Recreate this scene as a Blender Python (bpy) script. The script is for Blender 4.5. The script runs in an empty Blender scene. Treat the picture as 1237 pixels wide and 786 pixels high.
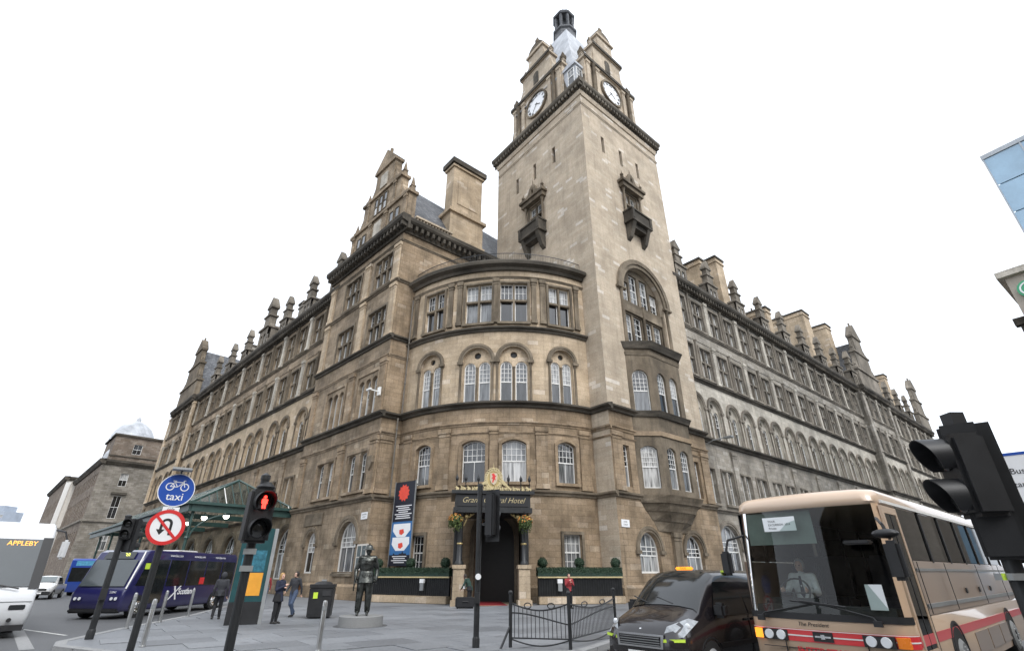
import bpy, bmesh, math, random
from mathutils import Vector, Matrix, noise as mnoise
from mathutils.geometry import tessellate_polygon
random.seed(7)
S = bpy.context.scene
COL = S.collection
# ------------------------------------------------------------------ camera
FPX, CX, CY, CAMH = 597.0, 618.5, 393.0, 1.7
PITCH = math.atan(299 / 597.0)
cam_d = bpy.data.cameras.new('camera')
cam_d.sensor_width = 36.0
cam_d.lens = FPX / 1237.0 * 36.0
cam_d.clip_start = 0.05
cam_d.clip_end = 3000
cam = bpy.data.objects.new('camera', cam_d)
COL.objects.link(cam)
cam.location = (0, 0, CAMH)
cam.rotation_euler = (math.pi / 2 + PITCH, 0, 0)
S.camera = cam
# ------------------------------------------------------------------ sky, sun, exposure (bright overcast day)
SUN_EL, SUN_AZ = math.radians(48), math.radians(150)     # azimuth clockwise from +Y
W = bpy.data.worlds.new('World'); S.world = W; W.use_nodes = True
nt = W.node_tree; nt.nodes.clear()
wo = nt.nodes.new('ShaderNodeOutputWorld'); bg = nt.nodes.new('ShaderNodeBackground')
sk = nt.nodes.new('ShaderNodeTexSky'); sk.sky_type = 'NISHITA'; sk.sun_disc = False
sk.sun_elevation = SUN_EL; sk.sun_rotation = SUN_AZ; sk.dust_density = 6; sk.air_density = 1.0; sk.ozone_density = 1
hs = nt.nodes.new('ShaderNodeHueSaturation'); hs.inputs['Saturation'].default_value = 0.12
mxw = nt.nodes.new('ShaderNodeMixRGB'); mxw.blend_type = 'MIX'; mxw.inputs[0].default_value = 0.7
mxw.inputs[2].default_value = (8.3, 8.9, 9.8, 1)          # even white cloud layer
nt.links.new(sk.outputs[0], hs.inputs['Color']); nt.links.new(hs.outputs[0], mxw.inputs[1])
nt.links.new(mxw.outputs[0], bg.inputs['Color']); nt.links.new(bg.outputs[0], wo.inputs['Surface'])
bg.inputs['Strength'].default_value = 0.13
sd = bpy.data.lights.new('sun', 'SUN'); sd.energy = 0.75; sd.angle = math.radians(18); sd.color = (1, .98, .95)
sun = bpy.data.objects.new('sun', sd); COL.objects.link(sun)
sdir = Vector((math.sin(SUN_AZ) * math.cos(SUN_EL), math.cos(SUN_AZ) * math.cos(SUN_EL), math.sin(SUN_EL)))
sun.rotation_euler = sdir.to_track_quat('Z', 'Y').to_euler(); sun.location = sdir * 60
vs = S.view_settings; vs.view_transform = 'Standard'; vs.look = 'None'; vs.gamma = 1; vs.use_curve_mapping = False
vs.exposure = 0.75
S.render.engine = 'CYCLES'

# ------------------------------------------------------------------ materials
def nodes(name):
    m = bpy.data.materials.new(name); m.use_nodes = True
    t = m.node_tree; b = t.nodes['Principled BSDF']
    return m, t, b
def N(t, kind, **kw):
    n = t.nodes.new('ShaderNode' + kind)
    for k, v in kw.items():
        if k in n.inputs: n.inputs[k].default_value = v
        else: setattr(n, k, v)
    return n
def ramp(t, stops, src=None):
    r = t.nodes.new('ShaderNodeValToRGB'); e = r.color_ramp.elements
    while len(e) < len(stops): e.new(0.5)
    for i, (p, c) in enumerate(stops):
        e[i].position = p; e[i].color = (c[0], c[1], c[2], 1) if not isinstance(c, (int, float)) else (c, c, c, 1)
    if src is not None: t.links.new(src, r.inputs[0])
    return r
def mixc(t, a, b, fac, mode='MIX'):
    m = t.nodes.new('ShaderNodeMixRGB'); m.blend_type = mode
    for i, v in ((0, fac), (1, a), (2, b)):
        if isinstance(v, (int, float)): m.inputs[i].default_value = v if i == 0 else (v, v, v, 1)
        elif isinstance(v, tuple): m.inputs[i].default_value = (v[0], v[1], v[2], 1)
        else: t.links.new(v, m.inputs[i])
    return m
def coords(t, jitter=True):
    """surface coordinates stored on the mesh (along, depth, up), shifted per copy"""
    a = N(t, 'Attribute', attribute_name='lc')
    if not jitter: return a.outputs['Vector']
    oi = N(t, 'ObjectInfo'); mu = N(t, 'Math', operation='MULTIPLY'); mu.inputs[1].default_value = 61.0
    t.links.new(oi.outputs['Random'], mu.inputs[0])
    cb = N(t, 'CombineXYZ'); t.links.new(mu.outputs[0], cb.inputs[0])
    ad = N(t, 'VectorMath', operation='ADD'); t.links.new(a.outputs['Vector'], ad.inputs[0]); t.links.new(cb.outputs[0], ad.inputs[1])
    return ad.outputs[0]
MATS = {}
def plain(name, col, rough=.6, metal=0., var=.12, vscale=3., bump=0., bscale=40., spec=.5, coat=0., emit=0.):
    m, t, b = nodes(name); MATS[name] = m
    tc = N(t, 'TexCoord')
    no = N(t, 'TexNoise', Scale=vscale, Detail=6.0, Roughness=.62); t.links.new(tc.outputs['Object'], no.inputs['Vector'])
    lo = tuple(c * (1 - var) for c in col); hi = tuple(min(1, c * (1 + var)) for c in col)
    r = ramp(t, [(.3, lo), (.7, hi)], no.outputs['Fac'])
    t.links.new(r.outputs[0], b.inputs['Base Color'])
    rr = N(t, 'MapRange'); rr.inputs[3].default_value = max(0, rough - .12); rr.inputs[4].default_value = min(1, rough + .12)
    t.links.new(no.outputs['Fac'], rr.inputs[0]); t.links.new(rr.outputs[0], b.inputs['Roughness'])
    b.inputs['Metallic'].default_value = metal; b.inputs['Specular IOR Level'].default_value = spec
    b.inputs['Coat Weight'].default_value = coat; b.inputs['Coat Roughness'].default_value = .06
    if emit:
        b.inputs['Emission Color'].default_value = (*col, 1); b.inputs['Emission Strength'].default_value = emit
    if bump:
        nb = N(t, 'TexNoise', Scale=bscale, Detail=4.0); t.links.new(tc.outputs['Object'], nb.inputs['Vector'])
        bp = N(t, 'Bump', Strength=bump, Distance=.02); t.links.new(nb.outputs['Fac'], bp.inputs['Height']); t.links.new(bp.outputs[0], b.inputs['Normal'])
    return m
def stone(name, tones, bw=.9, bh=.38, joint=.55, stain=.5, soot=(.045, .04, .034), sootamt=.3, pale=None, rough=.9, blocks=True):
    """ashlar sandstone: block to block colour, pale replaced blocks, soot blotches and rain streaks, worn relief"""
    m, t, b = nodes(name); MATS[name] = m
    v = coords(t)
    sx = N(t, 'SeparateXYZ'); t.links.new(v, sx.inputs[0])
    ad = N(t, 'Math', operation='ADD'); t.links.new(sx.outputs[0], ad.inputs[0]); t.links.new(sx.outputs[1], ad.inputs[1])
    cb = N(t, 'CombineXYZ'); t.links.new(ad.outputs[0], cb.inputs[0]); t.links.new(sx.outputs[2], cb.inputs[1])
    br = N(t, 'TexBrick', Scale=1.0)
    br.inputs['Color1'].default_value = (0, 0, 0, 1); br.inputs['Color2'].default_value = (1, 1, 1, 1); br.inputs['Mortar'].default_value = (.5, .5, .5, 1)
    br.inputs['Mortar Size'].default_value = .012; br.inputs['Mortar Smooth'].default_value = .3
    br.inputs['Brick Width'].default_value = bw; br.inputs['Row Height'].default_value = bh; br.inputs['Bias'].default_value = 0
    t.links.new(cb.outputs[0], br.inputs['Vector'])
    stops = [(0, tones[0]), (.5, tones[1]), (.86, tones[2])]
    if pale: stops += [(.945, tones[2]), (.965, pale)]
    base = ramp(t, stops, br.outputs['Color']).outputs[0]
    if not blocks: base = ramp(t, [(.3, tones[0]), (.5, tones[1]), (.7, tones[2])], N(t, 'TexNoise', Scale=2.0).outputs['Fac']).outputs[0]
    n1 = N(t, 'TexNoise', Scale=.35, Detail=8.0, Roughness=.65); t.links.new(v, n1.inputs['Vector'])
    f1 = ramp(t, [(.38, 1 - stain), (.62, 1.0)], n1.outputs['Fac'])
    c1 = mixc(t, base, f1.outputs[0], 1.0, 'MULTIPLY')
    mp = N(t, 'Mapping'); mp.inputs['Scale'].default_value = (2.4, 2.4, .16); t.links.new(v, mp.inputs['Vector'])
    n2 = N(t, 'TexNoise', Scale=1.0, Detail=6.0, Roughness=.7); t.links.new(mp.outputs[0], n2.inputs['Vector'])
    f2 = ramp(t, [(.5, 0.0), (.78, sootamt)], n2.outputs['Fac'])
    c2 = mixc(t, c1.outputs[0], soot, f2.outputs[0])
    n3 = N(t, 'TexNoise', Scale=9.0, Detail=5.0, Roughness=.7); t.links.new(v, n3.inputs['Vector'])
    f3 = ramp(t, [(.3, .78), (.7, 1.12)], n3.outputs['Fac'])
    c3 = mixc(t, c2.outputs[0], f3.outputs[0], 1.0, 'MULTIPLY')
    out = c3
    if blocks:
        out = mixc(t, c3.outputs[0], mixc(t, c3.outputs[0], joint, 1.0, 'MULTIPLY').outputs[0], br.outputs['Fac'])
    t.links.new(out.outputs[0], b.inputs['Base Color'])
    b.inputs['Roughness'].default_value = rough; b.inputs['Specular IOR Level'].default_value = .25
    hm = N(t, 'Math', operation='MULTIPLY_ADD'); hm.inputs[1].default_value = -1.0 if blocks else 0.0
    t.links.new(br.outputs['Fac'], hm.inputs[0]); t.links.new(n3.outputs['Fac'], hm.inputs[2])
    bp = N(t, 'Bump', Strength=.55, Distance=.03); t.links.new(hm.outputs[0], bp.inputs['Height']); t.links.new(bp.outputs[0], b.inputs['Normal'])
    return m
stone('stone_warm', [(0.353, 0.260, 0.169), (0.387, 0.289, 0.190), (0.421, 0.317, 0.215)], stain=.5, sootamt=.62, pale=(0.493, 0.389, 0.281), joint=.7)
stone('stone_brown', [(0.343, 0.262, 0.178), (0.383, 0.296, 0.205), (0.422, 0.330, 0.234)], stain=.55, sootamt=.68, pale=(0.511, 0.415, 0.301), joint=.7)
stone('stone_tower', [(0.520, 0.427, 0.321), (0.552, 0.458, 0.348), (0.575, 0.484, 0.372)], stain=.28, sootamt=.36, pale=(0.714, 0.639, 0.545), bw=.95, bh=.34, joint=.86)
stone('stone_bay', [(0.531, 0.414, 0.284), (0.569, 0.448, 0.313), (0.603, 0.480, 0.342)], stain=.36, sootamt=.45, pale=(0.701, 0.582, 0.451), joint=.8)
stone('stone_grey', [(0.333, 0.297, 0.246), (0.375, 0.339, 0.285), (0.424, 0.386, 0.332)], stain=.48, sootamt=.6, pale=(0.496, 0.458, 0.400), joint=.75)
stone('stone_pale', [(0.532, 0.484, 0.406), (0.581, 0.532, 0.451), (0.630, 0.581, 0.498)], stain=.38, sootamt=.5, joint=.8)
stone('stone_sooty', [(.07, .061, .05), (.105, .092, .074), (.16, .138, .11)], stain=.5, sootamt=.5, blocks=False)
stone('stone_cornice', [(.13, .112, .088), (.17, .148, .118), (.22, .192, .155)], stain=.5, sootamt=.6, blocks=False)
stone('stone_trim', [(0.180, 0.143, 0.101), (0.232, 0.188, 0.136), (0.290, 0.238, 0.175)], stain=.55, sootamt=.65, blocks=False)
stone('stone_trim_grey', [(0.212, 0.184, 0.147), (0.270, 0.236, 0.192), (0.339, 0.297, 0.245)], stain=.5, sootamt=.65, blocks=False)
stone('slate', [(.10, .105, .115), (.135, .14, .15), (.175, .18, .19)], bw=.35, bh=.22, stain=.35, sootamt=.25, pale=(.22, .225, .23), rough=.6)
stone('lead', [(.46, .48, .51), (.52, .54, .57), (.58, .60, .63)], bw=1.2, bh=2.6, stain=.3, sootamt=.2, rough=.45)
stone('far_grey_stone', [(.23, .205, .17), (.27, .245, .205), (.32, .29, .25)], stain=.35, sootamt=.3)
stone('far_brown_stone', [(0.200, 0.157, 0.120), (0.240, 0.190, 0.150), (0.280, 0.235, 0.192)], stain=.35, sootamt=.3)
plain('white_paint', (.72, .71, .68), .45, var=.07)
plain('cream_wall', (.62, .58, .52), .7, var=.1)
plain('black_iron', (.016, .017, .018), .42, var=.3)
plain('black_plastic', (.014, .014, .015), .5, var=.3)
plain('steel', (.55, .55, .54), .32, metal=1., var=.1)
plain('galv', (.34, .35, .35), .5, metal=.7, var=.1)
plain('gold', (.46, .36, .17), .45, metal=.75, var=.15)
plain('gold_paint', (.50, .41, .22), .5, var=.1)
plain('green_paint', (.030, .068, .060), .45, var=.2)
plain('dark_green', (.012, .035, .024), .7, var=.3)
plain('rubber', (.018, .018, .018), .8, var=.2)
plain('red_paint', (.62, .03, .03), .4, var=.06)
plain('blue_sign', (.012, .07, .36), .4, var=.06)
plain('white_sign', (.80, .80, .80), .4, var=.04)
plain('black_sign', (.012, .012, .013), .5, var=.2)
plain('red_carpet', (.24, .012, .018), .95, var=.2)
plain('door_dark', (.010, .009, .008), .5, var=.4)
plain('drain_pipe', (.12, .105, .085), .6, var=.25)

def pane_mat():
    m, t, b = nodes('window_pane'); MATS['window_pane'] = m
    oi = N(t, 'ObjectInfo')
    r = ramp(t, [(0, (.010, .011, .013)), (.42, (.03, .032, .035)), (.58, (.10, .105, .11)), (.80, (.26, .265, .265)), (1, (.46, .455, .44))], oi.outputs['Random'])
    at = N(t, 'Attribute', attribute_name='lc'); sxp = N(t, 'SeparateXYZ'); t.links.new(at.outputs['Vector'], sxp.inputs[0])
    ofs = N(t, 'Math', operation='MULTIPLY_ADD'); ofs.inputs[1].default_value = 90.0; t.links.new(oi.outputs['Random'], ofs.inputs[0]); t.links.new(sxp.outputs[0], ofs.inputs[2])
    cbx = N(t, 'CombineXYZ'); t.links.new(ofs.outputs[0], cbx.inputs[0]); zz = N(t, 'Math', operation='MULTIPLY'); zz.inputs[1].default_value = .12; t.links.new(sxp.outputs[2], zz.inputs[0]); t.links.new(zz.outputs[0], cbx.inputs[2])
    cn = N(t, 'TexNoise', Scale=5.0, Detail=3.0); t.links.new(cbx.outputs[0], cn.inputs['Vector'])
    cr = ramp(t, [(.35, .35), (.6, 1.25)], cn.outputs['Fac'])
    t.links.new(mixc(t, r.outputs[0], cr.outputs[0], 1.0, 'MULTIPLY').outputs[0], b.inputs['Base Color'])
    tc = N(t, 'TexCoord'); no = N(t, 'TexNoise', Scale=1.3, Detail=2.0); t.links.new(tc.outputs['Object'], no.inputs['Vector'])
    bp = N(t, 'Bump', Strength=.12, Distance=.05); t.links.new(no.outputs['Fac'], bp.inputs['Height']); t.links.new(bp.outputs[0], b.inputs['Normal'])
    b.inputs['Roughness'].default_value = .05; b.inputs['Specular IOR Level'].default_value = 1.0
pane_mat()
def glass_mat(name, tint, rough=.02, ior=1.5):
    m = bpy.data.materials.new(name); m.use_nodes = True; MATS[name] = m
    t = m.node_tree; t.nodes.clear()
    o = N(t, 'OutputMaterial'); mx = N(t, 'MixShader'); fr = N(t, 'Fresnel', IOR=ior)
    tr = N(t, 'BsdfTransparent'); tr.inputs['Color'].default_value = (*tint, 1)
    gl = N(t, 'BsdfGlossy', Roughness=rough)
    t.links.new(fr.outputs[0], mx.inputs[0]); t.links.new(tr.outputs[0], mx.inputs[1]); t.links.new(gl.outputs[0], mx.inputs[2]); t.links.new(mx.outputs[0], o.inputs['Surface'])
glass_mat('vehicle_glass', (.70, .76, .74), ior=1.5)
glass_mat('dark_vehicle_glass', (.10, .11, .11), ior=1.4)
glass_mat('canopy_glass', (.70, .76, .75), rough=.15, ior=1.6)
# ------------------------------------------------------------------ mesh helpers
class MB:
    """collects shapes; x = along, y = depth (into the building / away), z = up"""
    def __init__(s): s.v = []; s.f = []
    def add(s, vs, fs):
        o = len(s.v); s.v += [tuple(p) for p in vs]; s.f += [tuple(i + o for i in f) for f in fs]; return s
    def box(s, x0, x1, y0, y1, z0, z1):
        return s.add([(x0,y0,z0),(x1,y0,z0),(x1,y1,z0),(x0,y1,z0),(x0,y0,z1),(x1,y0,z1),(x1,y1,z1),(x0,y1,z1)],
                     [(3,2,1,0),(4,5,6,7),(0,1,5,4),(1,2,6,5),(2,3,7,6),(3,0,4,7)])
    def taper(s, x0, x1, y0, y1, z0, z1, i):
        """box whose top is drawn in by i"""
        return s.add([(x0,y0,z0),(x1,y0,z0),(x1,y1,z0),(x0,y1,z0),(x0+i,y0+i,z1),(x1-i,y0+i,z1),(x1-i,y1-i,z1),(x0+i,y1-i,z1)],
                     [(3,2,1,0),(4,5,6,7),(0,1,5,4),(1,2,6,5),(2,3,7,6),(3,0,4,7)])
    def prism(s, poly, y0, y1):
        """(x,z) outline pushed through depth"""
        n = len(poly)
        vs = [(x, y0, z) for x, z in poly] + [(x, y1, z) for x, z in poly]
        fs = [tuple(range(n)), tuple(range(2*n-1, n-1, -1))] + [(i, i+n, (i+1) % n + n, (i+1) % n) for i in range(n)]
        return s.add(vs, fs)
    def run(s, prof, x0, x1):
        """(y,z) profile run along x"""
        n = len(prof)
        vs = [(x0, y, z) for y, z in prof] + [(x1, y, z) for y, z in prof]
        fs = [tuple(range(n)), tuple(range(2*n-1, n-1, -1))] + [(i, i+n, (i+1) % n + n, (i+1) % n) for i in range(n)]
        return s.add(vs, fs)
    def ring(s, outer, inner, y0, y1):
        n = len(outer)
        vs = [(x,y0,z) for x,z in outer] + [(x,y0,z) for x,z in inner] + [(x,y1,z) for x,z in outer] + [(x,y1,z) for x,z in inner]
        fs = []
        for i in range(n):
            j = (i+1) % n
            fs += [(i,j,j+n,i+n), (i+2*n,i+3*n,j+3*n,j+2*n), (i+n,j+n,j+3*n,i+3*n), (i,i+2*n,j+2*n,j)]
        return s.add(vs, fs)
    def band(s, pa, pb, y0, y1):
        """open strip between two polylines (x,z), thickness y0..y1"""
        n = len(pa)
        vs = [(x,y0,z) for x,z in pa] + [(x,y0,z) for x,z in pb] + [(x,y1,z) for x,z in pa] + [(x,y1,z) for x,z in pb]
        fs = [(0,n,3*n,2*n), (n-1,3*n-1,4*n-1,2*n-1)]
        for i in range(n-1):
            j = i+1
            fs += [(i,j,j+n,i+n), (i+2*n,i+3*n,j+3*n,j+2*n), (i+n,j+n,j+3*n,i+3*n), (i,i+2*n,j+2*n,j)]
        return s.add(vs, fs)
    def cyl(s, p0, p1, r0, r1=None, n=10, caps=True):
        r1 = r0 if r1 is None else r1
        p0 = Vector(p0); p1 = Vector(p1); d = (p1-p0).normalized()
        a = d.orthogonal().normalized(); b = d.cross(a)
        vs = []
        for p, r in ((p0, r0), (p1, r1)):
            for k in range(n):
                t = 2*math.pi*k/n; vs.append(tuple(p + a*(r*math.cos(t)) + b*(r*math.sin(t))))
        fs = [(i, (i+1) % n, (i+1) % n + n, i+n) for i in range(n)]
        if caps: fs += [tuple(range(n-1, -1, -1)), tuple(range(n, 2*n))]
        return s.add(vs, fs)
    def tube(s, pts, r, n=6, r1=None):
        for i in range(len(pts)-1):
            ra = r if r1 is None else r+(r1-r)*i/(len(pts)-1); rb = r if r1 is None else r+(r1-r)*(i+1)/(len(pts)-1)
            s.cyl(pts[i], pts[i+1], ra, rb, n)
        return s
    def lathe(s, c, prof, n=12, a0=0.):
        """(r,z) profile turned about a vertical axis at c=(x,y,z)"""
        vs = []; fs = []; m = len(prof)
        for r, z in prof:
            for k in range(n):
                t = a0 + 2*math.pi*k/n; vs.append((c[0]+r*math.cos(t), c[1]+r*math.sin(t), c[2]+z))
        for j in range(m-1):
            for k in range(n): fs.append((j*n+k, j*n+(k+1) % n, (j+1)*n+(k+1) % n, (j+1)*n+k))
        fs += [tuple(range(n-1, -1, -1)), tuple((m-1)*n+k for k in range(n))]
        return s.add(vs, fs)
    def ball(s, c, r, n=10, m=6, sq=(1,1,1)):
        prof = [(max(1e-4, math.sin(math.pi*j/m))*r, -math.cos(math.pi*j/m)*r) for j in range(m+1)]
        o = len(s.v); s.lathe((0,0,0), prof, n)
        s.v[o:] = [(c[0]+x*sq[0], c[1]+y*sq[1], c[2]+z*sq[2]) for x, y, z in s.v[o:]]
        return s
    def sheet(s, outline, holes, y, depth=0.):
        """flat wall at depth y with openings; each opening gets a reveal of the given depth"""
        polys = [[Vector((x, z, 0)) for x, z in outline]] + [[Vector((x, z, 0)) for x, z in h] for h in holes]
        flat = [p for q in polys for p in q]
        tris = tessellate_polygon(polys)
        s.add([(p.x, y, p.y) for p in flat], [tuple(t) for t in tris])
        if depth:
            for h in holes:
                n = len(h)
                s.add([(x, y, z) for x, z in h] + [(x, y+depth, z) for x, z in h], [(i, (i+1) % n, (i+1) % n + n, i+n) for i in range(n)])
        return s
    def move(s, dx=0, dy=0, dz=0, rot=0., start=0):
        c, q = math.cos(rot), math.sin(rot)
        s.v[start:] = [(x*c-y*q+dx, x*q+y*c+dy, z+dz) for x, y, z in s.v[start:]]
        return s
    def mesh(s, name, mats, bend=None, step=.5, smooth=None, weld=False, bevel=0.):
        me = bpy.data.meshes.new(name)
        if bend or weld or bevel:
            bm = bmesh.new(); vv = [bm.verts.new(p) for p in s.v]
            for f in s.f:
                try: bm.faces.new([vv[i] for i in f])
                except ValueError: pass
            if weld or bevel: bmesh.ops.remove_doubles(bm, verts=bm.verts, dist=1e-4)
            if bevel:
                bmesh.ops.recalc_face_normals(bm, faces=bm.faces)
                ed = [e for e in bm.edges if len(e.link_faces) == 2 and e.calc_face_angle(0) > .5]
                bmesh.ops.bevel(bm, geom=ed, offset=bevel, segments=2, affect='EDGES', clamp_overlap=True)
            if bend:
                xs = [p[0] for p in s.v]; x = math.ceil(min(xs)/step)*step+.013
                while x < max(xs):
                    bmesh.ops.bisect_plane(bm, geom=bm.verts[:]+bm.edges[:]+bm.faces[:], plane_co=(x,0,0), plane_no=(1,0,0)); x += step
            bm.to_mesh(me); bm.free()
        else:
            me.from_pydata(s.v, [], s.f)
        at = me.attributes.new('lc', 'FLOAT_VECTOR', 'POINT')
        co = [0.0]*(3*len(me.vertices)); me.vertices.foreach_get('co', co); at.data.foreach_set('vector', co)
        if bend:
            for v in me.vertices: v.co = bend(*v.co)
        for m in (mats if isinstance(mats, (list, tuple)) else [mats]): me.materials.append(MATS[m])
        if smooth is not None:
            me.shade_smooth(); me.set_sharp_from_angle(angle=math.radians(smooth))
        me.update()
        return me

class Frame:
    """a straight facade: origin on the ground, x runs right as seen from outside, y runs into the building"""
    def __init__(s, o, d):
        l = math.hypot(*d); s.o = o; s.d = (d[0]/l, d[1]/l); s.rz = math.atan2(d[1], d[0])
    def pt(s, u, y, z=0.): return Vector((s.o[0]+s.d[0]*u-s.d[1]*y, s.o[1]+s.d[1]*u+s.d[0]*y, z))
    def at(s, u): return s.rz
class Arc:
    def __init__(s, p0, p1, sag):
        mx, my = (p0[0]+p1[0])/2, (p0[1]+p1[1])/2; cl = math.hypot(p1[0]-p0[0], p1[1]-p0[1])
        s.R = ((cl/2)**2+sag**2)/(2*sag); ux, uy = (p1[0]-p0[0])/cl, (p1[1]-p0[1])/cl
        s.c = (mx-uy*(s.R-sag), my+ux*(s.R-sag))
        s.a0 = math.atan2(p0[1]-s.c[1], p0[0]-s.c[0]); a1 = math.atan2(p1[1]-s.c[1], p1[0]-s.c[0])
        if s.a0 > 0: s.a0 -= 2*math.pi
        s.L = s.R*(a1-s.a0)
    def pt(s, u, y, z=0.):
        t = s.a0+u/s.R; return Vector((s.c[0]+(s.R-y)*math.cos(t), s.c[1]+(s.R-y)*math.sin(t), z))
    def at(s, u): return s.a0+u/s.R+math.pi/2

def link(name, me, parent=None):
    o = bpy.data.objects.new(name, me); COL.objects.link(o)
    if parent is not None: o.parent = parent
    return o
def tag(o, label, cat, group=None, kind=None):
    o['label'] = label; o['category'] = cat
    if group: o['group'] = group
    if kind: o['kind'] = kind
    return o
def thing(name, label, cat, loc=(0,0,0), rz=0., group=None):
    o = link(name, None); o.location = loc; o.rotation_euler = (0,0,rz); o.empty_display_size = .3
    return tag(o, label, cat, group)
def struct(name, mb, mat, **kw):
    o = link(name, mb.mesh(name, mat, **kw)); o['kind'] = 'structure'; return o
def part(name, mb, mat, parent, **kw):
    return link(name, mb.mesh(name, mat, **kw), parent)
def inv(parent, p):
    """world point into an unrotated parent"""
    return Vector(p) - parent.location
PROTO = {}
def proto(key, fn, mat, **kw):
    if key not in PROTO: PROTO[key] = fn().mesh(key if isinstance(key, str) else str(key[0]), mat, **kw)
    return PROTO[key]
def place(name, me, parent, fr, u, y=0., z=0.):
    """a mesh made in facade axes, set on a facade at (u, y, z) under an unrotated root"""
    o = link(name, me, parent); o.location = inv(parent, fr.pt(u, y, z)); o.rotation_euler = (0, 0, fr.at(u)); return o
def facade(name, mb, mat, parent, fr, step=.5, **kw):
    """a mesh made in absolute facade coordinates; bent when the facade is curved"""
    if isinstance(fr, Arc):
        o = link(name, mb.mesh(name, mat, bend=lambda x, y, z: fr.pt(x, y, z)-parent.location, step=step, **kw), parent)
    else:
        o = link(name, mb.mesh(name, mat, **kw), parent); o.location = inv(parent, fr.pt(0,0,0)); o.rotation_euler = (0,0,fr.rz)
    return o
def outline(cx, z0, w, h, rise=0., n=10):
    """window outline, anticlockwise from bottom left; rise = height of a segmental or round head"""
    x0, x1 = cx-w/2, cx+w/2
    if rise <= 0: return [(x0,z0),(x1,z0),(x1,z0+h),(x0,z0+h)]
    zs = z0+h-rise; r = (w*w/4+rise*rise)/(2*rise); zc = z0+h-r; a = math.atan2(zs-zc, w/2)
    pts = [(x0,z0),(x1,z0)]
    for k in range(n+1):
        t = a+(math.pi-2*a)*k/n; pts.append((cx+r*math.cos(t), zc+r*math.sin(t)))
    return pts
def headz(x, w, h, rise):
    if rise <= 0: return h
    r = (w*w/4+rise*rise)/(2*rise); return h-r+math.sqrt(max(0, r*r-x*x))
def inset(pts, d, cx, z0, h):
    w = max(p[0] for p in pts)-min(p[0] for p in pts); k = (w-2*d)/w; kz = (h-2*d)/h
    return [(cx+(x-cx)*k, z0+d+(z-z0)*kz) for x, z in pts]
def sash(lights, w, h, rise, up, lo, fw=.075, bar=.034, split=.5):
    """sash window: 'lights' x centres, white frame with meeting rail and glazing bars (up / lo = columns, rows)"""
    mb = MB()
    for c in lights:
        o = outline(c, 0, w, h, rise); mb.ring(o, inset(o, fw, c, 0, h), -.045, .03)
        zm = h*split; mb.box(c-w/2+.02, c+w/2-.02, -.03, .03, zm-.045, zm+.045)
        for (nx, nz), a, b in ((up, zm, None), (lo, 0, zm)):
            for i in range(1, nx):
                x = -w/2+w*i/nx; top = headz(x, w, h, rise)-.02 if b is None else b
                mb.box(c+x-bar/2, c+x+bar/2, -.022, .02, a+.02, top)
            tz = h-rise*.55 if b is None else b
            for j in range(1, nz):
                zz = a+(tz-a)*j/nz; hw = w/2-.02
                if rise > 0 and zz > h-rise:
                    r = (w*w/4+rise*rise)/(2*rise); hw = math.sqrt(max(0, r*r-(zz-h+r)**2))-.02
                mb.box(c-hw, c+hw, -.0195, .0185, zz-bar/2, zz+bar/2)
    return mb
def pane_mesh(lights, w, h, rise, which, split=.5):
    mb = MB()
    for c in lights:
        o = outline(c, 0, w, h, rise, 10); zm = h*split
        if which == 'lo': mb.add([(x, .022, z) for x, z in outline(c, .03, w-.06, zm-.03)], [(0,1,2,3)])
        else:
            p = [(c-w/2+.03, zm), (c+w/2-.03, zm)] + [(c+(x-c)*.96, z-.02) for x, z in o[2:]]
            mb.add([(x, .012, z) for x, z in p], [tuple(range(len(p)))])
    return mb
def window(parent, fr, u, z, w, h, rise=0., lights=(0.,), up=(3,3), lo=(1,1), y=.3, split=.5, name='window', fm='white_paint'):
    key = (w, h, rise, lights, up, lo, split, fm)
    o = place(name, proto(('window',)+key, lambda: sash(lights, w, h, rise, up, lo, split=split, fw=.12 if w >= 1.9 else .08, bar=.06 if w >= 1.9 else .036), fm), parent, fr, u, y, z)
    for wh in ('up', 'lo'):
        link('pane', proto(('pane', wh)+key, lambda: pane_mesh(lights, w, h, rise, wh, split), 'window_pane'), o)
    return o
def text_mesh(txt, size, mat, shear=0., depth=.003, align='CENTER', bold=0.):
    c = bpy.data.curves.new('txt', 'FONT'); c.body = txt; c.size = size; c.shear = shear; c.extrude = depth; c.align_x = align; c.align_y = 'CENTER'; c.offset = bold
    c.resolution_u = 4
    o = bpy.data.objects.new('txt', c); COL.objects.link(o)
    me = bpy.data.meshes.new_from_object(o.evaluated_get(bpy.context.evaluated_depsgraph_get()))
    bpy.data.objects.remove(o); bpy.data.curves.remove(c)
    me.transform(Matrix.Rotation(math.pi/2, 4, 'X')); me.materials.clear(); me.materials.append(MATS[mat])
    return me
def lettering(name, txt, size, mat, parent, loc, rz=0., **kw):
    o = link(name, text_mesh(txt, size, mat, **kw), parent); o.location = loc; o.rotation_euler = (0,0,rz); return o
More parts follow.
